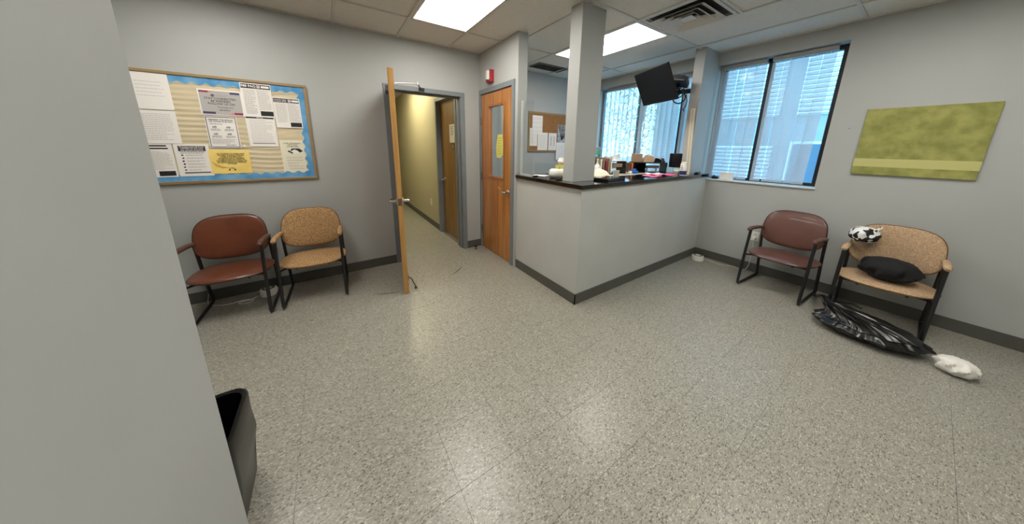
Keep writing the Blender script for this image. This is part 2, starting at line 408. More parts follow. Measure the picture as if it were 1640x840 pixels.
for x in GX:
    for y in GY+[GY[0]-1.15]:
        if any(abs(x-a) < .1 and abs(y-b) < .1 for a, b in LIGHTCELLS): continue
        cx, cy = x+.285, y+.575
        if x < -2.9 or cx-.285 > XR-.03 or y < -2.7: continue
        if abs(x-2.455) < .1 and abs(y-.54) < .1:
            o = obj('ceiling_tile', CT2, CTILE, ce); o.location = (cx, .54+.284, CE+.008); continue
        mb = MB().box(max(x+.012, -2.3)-cx, min(x+.558, XR)-cx, max(y+.012, -1.6)-cy, min(y+1.138, 3.64)-cy, 0, .012)
        if x > -2.3 and x+.57 < XR and y > -1.6 and y+1.15 < 3.64:
            if cp is None: cp = obj('ceiling_tile', mb, CTILE, ce); cp.location = (cx, cy, CE+.008); continue
            o = cp.copy(); COL.objects.link(o); o.parent = ce
        else: o = obj('ceiling_tile', mb, CTILE, ce)
        o.location = (cx, cy, CE+.008)

def troffer(x, y, label):
    t = thing('ceiling_light', label, 'light', (x+.285, y+.575, CE), 0, None)
    f = MB(); a, b, w_ = .272, .562, .018
    f.box(-a, a, -b, -b+w_, -.001, .02).box(-a, a, b-w_, b, -.001, .02).box(-a, -a+w_, -b+w_, b-w_, -.001, .02).box(a-w_, a, -b+w_, b-w_, -.001, .02)
    obj('light_frame', f, GRID, t)
    obj('diffuser', MB().box(-a+w_, a-w_, -b+w_, b-w_, .003, .012), LENS, t)
troffer(.745, 1.69, 'bright white ceiling light panel over the waiting room, left of the column')
troffer(2.455, 1.69, 'bright white ceiling light panel over the reception counter, behind the column')
troffer(2.455, -.61, 'white ceiling light panel nearest the right edge, above the chairs')
troffer(.745, -.61, 'added white ceiling light panel, unseen behind the viewer, lighting the room')  # panel added out of view to help light the room
troffer(-.965, 1.69, 'white ceiling light panel over the bulletin board side, behind the near wall')
t = thing('ceiling_light', 'warm yellow hallway ceiling light panel beyond the open door', 'light', (.95, 5.2, 2.45))
obj('diffuser', MB().box(-.27, .27, -.5, .5, -.012, -.001), HLENS, t)
f = MB(); f.box(-.30, .30, -.53, -.50, -.014, 0).box(-.30, .30, .50, .53, -.014, 0).box(-.30, -.27, -.5, .5, -.014, 0).box(.27, .30, -.5, .5, -.014, 0)
obj('light_frame', f, GRID, t)

# supply diffuser: stepped square louvres
t = thing('ceiling_vent', 'square white stepped supply vent beside the right ceiling light panel', 'vent', (2.74, 1.40, CE))
f = MB(); 
def ring(mb, a, b, z0, z1, th=.004):   # sloped square frame from half-size a (z0) to b (z1)
    v = []
    for s_, z in ((a, z0), (b, z1), (b, z1+th), (a, z0+th)): v += [(-s_, -s_, z), (s_, -s_, z), (s_, s_, z), (-s_, s_, z)]
    fs = []
    for k in range(4):
        for i in range(4): fs.append((4*k+i, 4*k+(i+1) % 4, 4*((k+1) % 4)+(i+1) % 4, 4*((k+1) % 4)+i))
    mb.add(v, fs)
ring(f, .272, .245, -.001, -.001)
obj('vent_frame', f, GRID, t)
obj('vent_throat', MB().box(-.245, .245, -.245, .245, .024, .029), mat('dark_duct', (60, 60, 58), .9), t)
for a, b, z0, z1 in ((.212, .150, -.022, .016), (.150, .098, -.022, .014), (.095, .055, -.022, .012)):
    f = MB(); ring(f, a, b, z0, z1); obj('louvre', f, GRID, t)
obj('centre_plate', MB().box(-.05, .05, -.05, .05, -.014, -.010), GRID, t)
t = thing('ceiling_vent', 'long grey slotted return grille at the reception back wall', 'vent', (2.80, 3.305, CE))
f = MB().box(-.27, .27, -.115, -.10, -.006, .02).box(-.27, .27, .10, .115, -.006, .02).box(-.27, -.255, -.1, .1, -.006, .02).box(.255, .27, -.1, .1, -.006, .02)
obj('grille_frame', f, mat('grille_grey', (104, 104, 98), .5), t)
for k in range(9):
    y = -.088+k*.022; m_ = MB().add([(-.255, y-.008, -.004), (.255, y-.008, -.004), (.255, y+.006, .006), (-.255, y+.006, .006), (-.255, y-.008, -.002), (.255, y-.008, -.002), (.255, y+.006, .008), (-.255, y+.006, .008)],
        [(0,1,2,3),(4,5,6,7),(0,1,5,4),(2,3,7,6),(0,3,7,4),(1,2,6,5)])
    obj('slat', m_, MATS['grille_grey'], t)

# ------------------------------------------------------------------ doors
# door_1 : open oak door, hinged at left jamb, standing almost at right angles
fr = MB()
def frame_xz(mb, xo0, xo1, xi0, xi1, zo, zi, y0, y1):
    mb.box(xo0, xi0, y0, y1, 0, zo).box(xi1, xo1, y0, y1, 0, zo).box(xi0, xi1, y0, y1, zi, zo)
frame_xz(fr, .568, 1.497, .618, 1.442, 2.037, 1.988, YA-.014, YA)           # face trim
frame_xz(fr, .568, 1.497, .618, 1.442, 2.037, 1.988, YA+TH, YA+TH+.014)
frame_xz(fr, .614, 1.446, .622, 1.438, 1.990, 1.984, YA, YA+TH)             # jamb lining
frame_xz(fr, .622, 1.438, .638, 1.422, 1.984, 1.968, YA+.048, YA+.085)      # stop
d1 = struct('door_frame_1', fr, FRAME); d1.name = 'door_1'
hinge = Vector((.650, YA-.02)); free = Vector((.492, 2.54)); dv = free-hinge; L = dv.length
ang = math.atan2(dv.y, dv.x)
t = thing('open_door', 'wooden door standing open, seen edge-on, left of the hallway', 'door', (hinge.x, hinge.y, 0), ang)
DH = 2.005
obj('door_slab', MB().box(0, L, -.021, .021, .008, DH, .0015), EDGEW, t)
obj('face_veneer', MB().box(.004, L-.004, .021, .0225, .012, DH-.004), DOORW, t); obj('face_veneer', MB().box(.004, L-.004, -.0225, -.021, .012, DH-.004), DOORW, t)
obj('latch_plate', MB().box(L, L+.002, -.014, .014, .868, .932).box(L+.002, L+.008, -.007, .007, .885, .915), BRASSD, t)
for s in (-1, 1):
    lv = MB().lathe([(.0, 0), (.030, 0), (.031, .006), (.026, .010), (.013, .014), (.012, .045), (0, .045)], 20, (L-.065, 0, .90), 'y')
    if s < 0: lv.v = [(x, -.0225-abs(y), z) for x, y, z in lv.v]
    else: lv.v = [(x, .0225+abs(y), z) for x, y, z in lv.v]
    y = s*.068
    lv.tube(rounded_path([(L-.065, s*.06, .90), (L-.065, y+s*.012, .90), (L-.10, y+s*.014, .90), (L-.18, y+s*.006, .898)], .012), [.011]*8+[.009]*(2+6-2+0) if False else .010, 10)
    obj('lever_handle', lv, CHROME, t, True)
for z in (.25, 1.0, 1.78):
    obj('hinge', MB().lathe([(0, 0), (.008, 0), (.008, .09), (0, .09)], 10, (-.004, -.026, z)).box(0, .03, -.0245, -.0215, z, z+.09), BRASSD, t)
st = MB().tube(rounded_path([(L-.10, .024, .13), (L-.10, .05, .11), (L-.085, .085, .03), (L-.085, .087, .012)], .02), .006, 8).lathe([(0, 0), (.013, 0), (.013, .018), (0, .018)], 12, (L-.085, .087, .003)).box(L-.125, L-.075, .0225, .028, .10, .16)
obj('kick_down_stop', st, BRASSD, t, True)
# closer
cl = thing('door_closer', 'silver door closer arm between open door top and frame head', 'door closer', (0, 0, 0))
p = lambda a, off: Vector((hinge.x+cos(ang)*a - sin(ang)*off, hinge.y+sin(ang)*a+cos(ang)*off, 0))
a0 = p(.34, .030); a0.z = 1.975
obj('closer_body', MB().box(.10, .32, -.060, -.0235, 1.91, 1.965, .004), FRAME, cl).matrix_local = Matrix.Translation((hinge.x, hinge.y, 0)) @ Matrix.Rotation(ang, 4, 'Z')
k1 = Vector((a0.x+.02, a0.y, 1.985)); el = Vector((.875, 3.16, 2.035)); sh = Vector((.965, YA-.02, 2.016))
obj('main_arm', MB().tube([a0, k1, el], .007, 8), ALUM, cl, True); obj('forearm', MB().tube([el+Vector((0, 0, .006)), sh], .006, 8), BLKM, cl, True)
obj('elbow_joint', MB().lathe([(0, -.014), (.011, -.014), (.011, .018), (0, .018)], 12, el), ALUM, cl, True)
obj('frame_shoe', MB().box(.94, 1.0, YA-.03, YA-.0145, 2.0, 2.032), BLKM, cl)

# door_2 : veneered door with glass lite in the partition
fr = MB(); x0, x1 = XB-.014, XB+.129
def frame_yz(mb, x0, x1, yo0, yo1, yi0, yi1, zo, zi):
    mb.box(x0, x1, yo0, yi0, 0, zo).box(x0, x1, yi1, yo1, 0, zo).box(x0, x1, yi0, yi1, zi, zo)
frame_yz(fr, XB-.014, XB, 2.549, 3.362, 2.600, 3.330, 2.087, 2.034)
frame_yz(fr, XB, XB+.115, 2.598, 3.332, 2.606, 3.324, 2.034, 2.028)
frame_yz(fr, XB+.046, XB+.08, 2.606, 3.324, 2.620, 3.310, 2.028, 2.014)
frame_yz(fr, XB+.115, XB+.129, 2.549, 3.362, 2.600, 3.330, 2.087, 2.034)
d2f = struct('door_2', fr, FRAME)
t = thing('glazed_door', 'orange wooden door with tall glass panel beside the counter', 'door', (XB+.022, 2.965, 0), -pi/2)
# local: x runs -0.353..0.353 (left on screen = far), y: -0.02 front
hw = .355; gx0, gx1, gz0, gz1 = -.185, .205, 1.005, 1.885
sl = MB().box(-hw, gx0, -.02, .02, .008, 2.024).box(gx1, hw, -.02, .02, .008, 2.024).box(gx0, gx1, -.02, .02, .008, gz0).box(gx0, gx1, -.02, .02, gz1, 2.024)
obj('door_slab', sl, DOORW, t)
tr = MB(); e = .022
for (a, b, c, d) in ((gx0-.006, gx0+e, gz0, gz1), (gx1-e, gx1+.006, gz0, gz1), (gx0, gx1, gz0-.006, gz0+e), (gx0, gx1, gz1-e, gz1+.006)):
    tr.box(a, b, -.027, .027, c, d, .003)
obj('glazing_bead', tr, wood('bead_veneer', (184, 122, 70), (140, 82, 42), .35), t)
obj('glass_pane', MB().box(gx0+e-.004, gx1-e+.004, -.003, .003, gz0+e-.004, gz1-e+.004), LITE, t)
nt_ = MB().add([(.025, -.0045, 1.27), (.095, -.0045, 1.255), (.16, -.0045, 1.30), (.15, -.0045, 1.525), (.045, -.0045, 1.525), (.02, -.0045, 1.40)], [(0, 1, 2, 3, 4, 5)])
yn = thing('yellow_note', 'yellow paper note taped to the glass of the orange door', 'note', (XB+.022, 2.965, 0), -pi/2)
nt_ = MB().prism([(.00, 1.262), (.085, 1.258), (.145, 1.30), (.15, 1.44), (.135, 1.535), (.03, 1.535), (-.008, 1.40)], -.0055, -.0042)
obj('note_sheet', nt_, YEL2, yn)
ln = MB()
for k in range(7): ln.box(.025, .115-.01*(k % 3), -.0062, -.0056, 1.49-k*.03, 1.494-k*.03)
obj('handwriting', ln, mat('olive_ink', (150, 140, 60), .8), yn)
lv = MB().lathe([(0, 0), (.031, 0), (.032, -.006), (.026, -.012), (.013, -.016), (.012, -.05), (0, -.05)], 20, (hw-.062, -.02, .868), 'y')
lv.tube(rounded_path([(hw-.062, -.058, .868), (hw-.062, -.072, .868), (hw-.10, -.076, .868), (hw-.165, -.068, .865)], .012), .0095, 10)
obj('lever_handle', lv, CHROME, t, True)
for z in (.23, .95, 1.66):
    obj('hinge', MB().lathe([(0, 0), (.008, 0), (.008, .10), (0, .10)], 10, (-hw-.004, -.03, z)).box(-hw-.012, -hw+.004, -.026, -.018, z, z+.1), BRASSD, t)
obj('tape_scrap', MB().prism([(.06, .895), (.125, .878), (.13, .887), (.065, .906)], -.0215, -.0202), mat('peeled_tape', (222, 178, 130), .7), t)

# door_3 : side door in the hall
fr = MB()
frame_yz(fr, 1.431, 1.445, YA+TH+.015, 4.32, 3.55, 4.27, 2.085, 2.035)
frame_yz(fr, 1.445, 1.56, 3.545, 4.275, 3.556, 4.264, 2.037, 2.029)
struct('door_3', fr, FRAME)
t = thing('hall_door', 'dull brown wooden side door in the yellow-lit hallway', 'door', (1.52, 3.91, 0), -pi/2)
obj('door_slab', MB().box(-.352, .352, -.02, .02, .008, 2.026), DOORH, t)
lv = MB().lathe([(0, 0), (.030, 0), (.030, -.006), (.013, -.014), (.012, -.05), (0, -.05)], 18, (-.29, -.02, .88), 'y')
lv.tube(rounded_path([(-.29, -.058, .88), (-.29, -.07, .88), (-.25, -.076, .88), (-.18, -.07, .878)], .012), .0095, 10)
obj('lever_handle', lv, CHROME, t, True)
s = thing('door_notice', 'white paper notice on the brown hallway door', 'notice', (1.52, 3.91, 0), -pi/2)
obj('notice_sheet', MB().box(.005, .205, -.0220, -.0205, 1.44, 1.69), PAPER, s)
ln = MB()
for k in range(6): ln.box(.05, .165-.015*(k % 3), -.0228, -.0221, 1.655-k*.022, 1.662-k*.022)
obj('text_lines', ln, MIDINK, s)
s = thing('room_plate', 'small dark plate under the notice on the hallway door', 'sign', (1.52, 3.91, 0), -pi/2)
obj('plate', MB().box(.09, .17, -.0235, -.0205, 1.345, 1.425), mat('plate_dark', (60, 48, 34), .5), s)
obj('plate_symbol', MB().lathe([(0, -.0005), (.008, -.0005), (.008, .0005), (0, .0005)], 10, (.13, -.024, 1.405), 'y').box(.122, .138, -.0245, -.0236, 1.36, 1.395), PAPER, s)
# paper on the hall's left wall seen through the door gap
# outlet in hall
def outlet(loc, rz, label, plug=False):
    t = thing('wall_outlet', label, 'outlet', loc, rz)
    obj('cover_plate', MB().box(-.034, .034, -.006, 0, -.055, .055, .002), WHITE, t)
    f = MB()
    for z in (-.022, .022): f.box(-.014, .014, -.008, -.006, z-.013, z+.013)
    obj('socket', f, mat('outlet_ivory', (206, 204, 196), .4), t)
    if plug:
        obj('plug', MB().box(-.016, .014, -.05, -.008, -.038, -.008, .004), WHITE, t)
outlet((1.4445, 4.75, .42), -pi/2, 'small wall outlet low on the yellow hallway wall')
outlet((XR-.0005, .965, .42), -pi/2, 'white wall outlet with a plug, behind the right maroon chair', True)

# door stop on the floor
t = thing('door_stop', 'small metal floor door stop at the baseboard by the doors', 'door stop', (1.58, 3.27, 0))
obj('stop_post', MB().lathe([(0, 0), (.022, 0), (.022, .006), (.009, .01), (.009, .03), (0, .03)], 14), BRASSD, t, True)
obj('rubber_bumper', MB().lathe([(.009, .0), (.015, .002), (.015, .018), (.009, .02)], 14, (0, 0, .028)), BLKP, t, True)

# fire alarm strobe
t = thing('fire_alarm', 'red fire alarm with white strobe above the orange door', 'alarm', (XB, 3.055, 2.20), -pi/2)
obj('backbox', MB().box(-.06, .06, -.045, 0, -.066, .066, .003), RED, t)
obj('strobe_lens', MB().box(-.04, .038, -.072, -.045, -.045, .058, .008), WHITE, t)
obj('strobe_bulb', MB().lathe([(0, -.05), (.012, -.045), (.012, .045), (0, .05)], 12, (0, -.074, .005)), mat('strobe_clear', (150, 150, 140), .2), t, True)

# ------------------------------------------------------------------ countertop, worktop, acrylic
ct = MB()
poly = [(1.702, 1.532), (4.02, 1.532), (4.02, 1.88), (2.10, 1.88), (2.10, 2.50), (1.702, 2.50)]
n = len(poly); v = [(x, y, 1.06) for x, y in poly]+[(x, y, 1.093) for x, y in poly]
ct.add(v, [(0, 1, 2, 3), (0, 3, 4, 5), (6, 7, 8, 9), (6, 9, 10, 11)]+[(i, (i+1) % n, n+(i+1) % n, n+i) for i in range(n)])
c = obj('countertop', ct, BLACKTOP); tag(c, 'glossy black L-shaped countertop along the reception half wall', 'countertop')
t = thing('reception_desk', 'beige raised desk surface behind the black countertop', 'desk', (0, 0, 0))
obj('desk_top', MB().box(2.30, 3.98, 1.885, 2.70, 1.05, 1.08, .004), BEIGETOP, t)
for x in (2.36, 3.10, 3.92): obj('desk_panel', MB().box(x-.015, x+.015, 1.90, 2.68, 0, 1.05), BEIGETOP, t)
CZ = 1.0931; DZ = 1.0801
t = thing('acrylic_guard', 'clear acrylic guard with rail fixed to the end of the partition wall', 'guard', (0, 0, 0))
obj('side_rail', MB().box(1.762, 1.786, 2.482, 2.4995, CZ, 1.87, .001), ALUM, t)
obj('acrylic_sheet', MB().box(1.772, 1.776, 2.30, 2.482, CZ, 1.86), CLEAR, t)
obj('base_channel', MB().box(1.765, 1.783, 2.30, 2.482, CZ, CZ+.012), ALUM, t)
t = thing('sign_holder', 'low clear acrylic desk shield standing left of the column', 'shield', (1.80, 2.10, CZ))
obj('shield_sheet', MB().box(-.0025, .0025, -.20, .19, .004, .145, .002), CLEAR, t)
obj('shield_edge', MB().box(-.003, .003, .188, .194, .004, .145), ALUM, t)
for y in (-.18, .17): obj('shield_foot', MB().box(-.03, .03, y-.008, y+.008, 0, .01, .002), BLKP, t)
o = obj('loose_paper', MB().box(-.06, .06, -.09, .07, 0, .002), PAPER, None, loc=(1.90, 2.33, CZ), rotz=.4); tag(o, 'white sheet of paper lying behind the desk shield', 'paper')

# ------------------------------------------------------------------ windows and blinds
def window(name, y0, y1, mulls, m, mm):
    fr = MB(); a, b = 4.165, 4.215
    fr.box(a, b, y0, y0+.05, 1.03, 2.375).box(a, b, y1-.05, y1, 1.03, 2.375).box(a, b, y0+.05, y1-.05, 1.03, 1.065).box(a, b, y0+.05, y1-.05, 2.335, 2.375)
    w_ = struct(name, fr, m)
    for y in mulls: obj('mullion', MB().box(a-.02, b-.002, y-.02, y+.02, 1.065, 2.335), mm, w_)
    e = [y0+.05]+[v for y in mulls for v in (y-.02, y+.02)]+[y1-.05]
    for i in range(0, len(e), 2): obj('glass_pane', MB().box(4.188, 4.194, e[i], e[i+1], 1.065, 2.335), GLASS, w_)
    s_ = struct('trim_5', MB().box(4.0, 4.17, y0-.01 if y0 < 1 else y0, y1, 1.018, 1.032, .002), mat('sill_white', (206, 210, 212), .3)); s_['label'] = 'window sill'
    return w_
window('window_1', .60, 1.63, [1.162], WINF, WINF)
window('window_2', 1.80, 3.42, [2.04, 2.66], WING, WINF)
def vane_mb(wd, h, bow=.006):
    mb = MB(); v = []; n_ = 4; m_ = 1
    for k in range(2):
        for i in range(n_+1):
            u = -wd/2+wd*i/n_; bx = bow*(1-(2*u/wd)**2)
            v.append((bx, u, -h*k))
    f = [(i, i+1, n_+1+i+1, n_+1+i) for i in range(n_)]
    return mb.add(v, f)
def blind(y0, y1, label, pitch=.078, x=4.105, angs=(4, 22), last=None, top=2.325, gap=None):
    t = thing('vertical_blind', label, 'blind', (x, y0, 0), 0, None)
    obj('headrail', MB().box(-.02, .02, 0, y1-y0, top, top+.042, .003), mat('valance_grey', (150, 148, 142), .5), t)
    n_ = max(2, int((y1-y0)/pitch)); me = vane_mb(.089, top-.012-1.045)
    pr = obj('vane', me, VANE, t, True)
    for k in range(n_):
        o = pr if k == 0 else pr.copy()
        if k: COL.objects.link(o); o.parent = t
        y = (y1-y0)*(k+.5)/n_
        o.location = (0, y, top-.012)
        a = radians(random.uniform(*angs)); 
        if gap and k in gap: a = radians(gap[k])
        o.rotation_euler = (random.uniform(-.006, .006), random.uniform(-.006, .006), a)
        if last and k == last[0]: o.rotation_euler = (last[1], last[2], radians(last[3]))
    ch = MB()
    for k in range(n_):
        y = (y1-y0)*(k+.5)/n_; ch.box(-.004, .004, y-.004, y+.004, top-.014, top+.002)
    obj('carrier_clips', ch, GRID, t)['kind'] = 'stuff'
    obj('wand', MB().tube([(-.018, y1-y0-.03, top), (-.03, y1-y0-.035, 1.35)], .003, 6), ALUM, t)
    return t
blind(.675, 1.14, 'grey vertical blind in the rightmost window panel, right of the black mullion', last=(0, .02, 0, 24), gap={1: 30, 5: 8})
blind(1.185, 1.62, 'grey vertical blind between the wall post and the black mullion', gap={2: 62, 3: 40})
blind(1.82, 2.02, 'narrow blue-lit vertical blind right of the hanging monitor', angs=(25, 45))
blind(2.065, 2.63, 'vertical blind behind the hanging monitor in the reception window', angs=(25, 50), gap={4: 75})
blind(2.69, 3.27, 'leftmost vertical blind of the reception window', angs=(25, 45), gap={})

# outside
struct('ground', MB().box(4.3, 40, -25, 30, -.3, -.1), PAVE)['label'] = 'pavement outside'
t = thing('building', 'pale building with metal shutters across the street', 'building', (9.5, 0, 0))
obj('facade', MB().box(0, .5, -9, 5.5, -.1, 9), CONC, t)
def louvres(y0, y1, z0, z1):
    mb = MB(); z = z0
    while z < z1:
        mb.add([(-.02, y0, z), (-.02, y1, z), (-.09, y1, z+.045), (-.09, y0, z+.045), (-.02, y0, z+.09), (-.02, y1, z+.09)], [(0, 1, 2, 3), (3, 2, 5, 4)]); z += .1
    return mb
for (a, b, c_, d_) in ((-4.6, -2.6, 2.2, 5.2), (-2.3, -.3, 2.2, 5.2), (0, 2.0, 2.2, 5.2), (2.3, 4.3, 2.2, 5.2), (-4.6, -2.6, -.1, 1.5), (2.3, 4.3, -.1, 1.5)):
    obj('roller_shutter', louvres(a, b, c_, d_), LOUV, t)
for (a, b) in ((-2.3, -.3), (0, 2.0)):
    w_ = obj('window', MB().box(-.04, 0, a, b, .2, 1.6), LOUV, t); obj('pane', MB().box(-.05, -.041, a+.06, (a+b)/2-.03, .26, 1.54).box(-.05, -.041, (a+b)/2+.03, b-.06, .26, 1.54), OGL, w_)
def tree(x, y, h, r, label):
    t = thing('street_tree', label, 'tree', (x, y, -.1))
    obj('trunk', MB().tube([(0, 0, 0), (.05, .03, h*.4), (0, .06, h*.75)], [.12, .09, .04], 8).tube([(.05, .03, h*.4), (.5, .4, h*.7)], [.05, .02], 6).tube([(.04, .03, h*.45), (-.4, -.5, h*.75)], [.05, .02], 6), BARK, t, True)
    mb = MB()
    for k in range(5000):
        a = random.uniform(0, 2*pi); cz = random.uniform(-1, 1); rr = r*random.uniform(.3, 1)
        s_ = math.sqrt(1-cz*cz); p_ = Vector((rr*s_*cos(a), rr*s_*sin(a), h*.62+rr*cz*1.2))
        u_ = Vector((random.gauss(0, 1), random.gauss(0, 1), random.gauss(0, 1))).normalized(); v_ = u_.orthogonal().normalized(); q = random.uniform(.02, .05)
        mb.quad(p_-u_*q, p_-v_*q*.5, p_+u_*q, p_+v_*q*.5)
    o = obj('foliage', mb, LEAF, t); o['kind'] = 'stuff'
tree(7.2, 4.6, 4.2, 1.4, 'leafy street tree seen through the reception blinds')
tree(7.6, 7.4, 4.6, 1.5, 'second leafy street tree, farther left outside')
tree(7.0, -.6, 3.2, 1.0, 'small street tree outside the right window')

# ------------------------------------------------------------------ chairs
def cushion(wx, wz, t, n=2.8, taper=0.0, bend=0.0, rings=9, seg=48, pw=2.3, crown=.0):
    """superellipse pad in local x/z, thickness along y"""
    mb = MB(); v = []; f = []
    def se(a):
        c_, s_ = cos(a), sin(a)
        return math.copysign(abs(c_)**(2/n), c_), math.copysign(abs(s_)**(2/n), s_)
    for side in (-1, 1):
        base = len(v)
        for i in range(rings+1):
            s_ = i/rings; s2 = sin(s_*pi/2)
            th = t/2*(max(0, 1-s2**pw))**(1/pw)
            for k in range(seg):
                ex, ez = se(2*pi*k/seg)
                x, z = ex*s2*wx/2, ez*s2*wz/2
                x *= 1-taper*(z/wz+.5)
                v.append((x, side*th - bend*(x/(wx/2))**2 - crown*side*0, z))
        for i in range(rings):
            for k in range(seg):
                a = base+i*seg+k; b = base+i*seg+(k+1) % seg; f.append((a, b, b+seg, a+seg))
    mb.add(v, f)
    return mb
def xf(mb, M_): mb.v = [tuple(M_ @ Vector(p)) for p in mb.v]; return mb
def make_chair(label, loc, rz, fab, armm, pip, ):
    t = thing('waiting_chair', label, 'chair', loc, rz, None)
    W = .245; r = .0125
    for s in (-1, 1):
        x = s*(W-.012)
        pts = [(x, .075, .602), (x, .0, .0135), (x, .50, .0135), (x, .47, .10), (x, .430, .30), (x, .385, .563)]
        pth = rounded_path(pts, .05, 5)
        obj('side_frame', MB().tube(pth, r, 10), BLKM, t, True)
        ap = MB().tube([(x, .022, .602), (x, .04, .610), (x, .10, .616), (x, .24, .604), (x, .37, .584), (x, .415, .572)], [.012, .019, .021, .021, .019, .012], 12)
        ap.v = [((px-x)*1.0+x, py, (pz-.6)*.85+.600) for px, py, pz in ap.v]
        obj('armrest', ap, armm, t, True)
    fm = MB().tube([(-W+.012, .455, .20), (W-.012, .455, .20)], .009, 8)
    fm = MB().tube([(-W+.012, .425, .315), (W-.012, .425, .315)], .010, 8).tube([(-W+.012, .055, .335), (-W+.05, .13, .325), (W-.05, .13, .325), (W-.012, .055, .335)], .009, 8)
    for s in (-1, 1): fm.tube([(s*.12, .10, .322), (s*.12, .42, .318)], .010, 8)
    obj('seat_support', fm, BLKM, t, True)
    for s in (-1, 1): obj('back_bracket', MB().tube([(s*(W-.012), .392, .52), (s*.17, .425, .56), (s*.14, .43, .64)], .008, 8), BLKM, t, True)
    se = cushion(.505, .45, .074, 2.6, -0.04, 0, pw=2.2)
    M_ = Matrix.Translation((0, .245, .405)) @ Matrix.Rotation(radians(-3), 4, 'X') @ Matrix.Rotation(radians(90), 4, 'X')
    xf(se, Matrix.Translation((0, .255, .348)) @ Matrix.Rotation(radians(.5), 4, 'X').inverted() @ Matrix.Rotation(radians(-90), 4, 'X'))
    sd = obj('seat', se, fab, t, True)
    def edge(wx, wz, n_, tp, bend, M__, rr):
        pts = []
        for k in range(48):
            a = 2*pi*k/48; c_, s_ = cos(a), sin(a)
            x = math.copysign(abs(c_)**(2/n_), c_)*wx/2; z = math.copysign(abs(s_)**(2/n_), s_)*wz/2
            x *= 1-tp*(z/wz+.5); pts.append(M__ @ Vector((x, -bend*(x/(wx/2))**2, z)))
        return MB().tube(pts, rr, 6, True)
    Ms = Matrix.Translation((0, .255, .348)) @ Matrix.Rotation(radians(.5), 4, 'X').inverted() @ Matrix.Rotation(radians(-90), 4, 'X')
    obj('piping', edge(.505, .451, 2.6, -.04, 0, Ms, .003), pip, sd, True)
    Mb = Matrix.Translation((0, .405, .612)) @ Matrix.Rotation(radians(-11), 4, 'X')
    bk = xf(cushion(.490, .365, .055, 3.1, .12, .035, pw=2.4), Mb)
    bd = obj('backrest', bk, fab, t, True)
    obj('piping', edge(.492, .367, 3.1, .12, .035, Mb, .004), pip, bd, True)
    return t
TPIP = mat('tan_piping', (112, 78, 46), .8)
make_chair('brown vinyl chair under the bulletin board, left of the tan chair', (-.765, 2.81, 0), radians(-1), LEATH, ARMV, PIPE)
make_chair('tan speckled fabric chair beside the open door', (-.22, 2.805, 0), radians(-3), TAN, TAN, TPIP)
make_chair('maroon vinyl chair under the right window', (3.452, .667, 0), radians(-93.5), LEATH2, ARMV, PIPE)
make_chair('pale tan chair at the right edge holding a cow-print bag', (3.46, .035, 0), radians(-90), TAN2, TAN2, TPIP)

# ------------------------------------------------------------------ bags
def blob(seed, rx, ry, rz, folds=9, amp=.08, seg=64, rings=28, flat=.0, top_pinch=0):
    rnd = random.Random(seed); ph = [rnd.uniform(0, 6.28) for _ in range(12)]
    mb = MB(); v = []
    for i in range(rings+1):
        th = pi*i/rings
        for k in range(seg):
            a = 2*pi*k/seg
            w_ = 1+amp*(.5*sin(folds*a+ph[0]+3*sin(th*2+ph[1]))+.3*sin((folds*2+1)*a+ph[2]+4*th)+.25*sin(5*th+3*a+ph[3])+.2*sin(17*a-6*th+ph[5]))
            r_ = sin(th)**.8*w_; z = cos(th)
            x, y = rx*r_*cos(a), ry*r_*sin(a)
            zz = rz*(1+z)*(1 if z > -.9 else .98)
            v.append((x, y, max(0, zz)))
    f = [(i*seg+k, i*seg+(k+1) % seg, (i+1)*seg+(k+1) % seg, (i+1)*seg+k) for i in range(rings) for k in range(seg)]
    return mb.add(v, f)
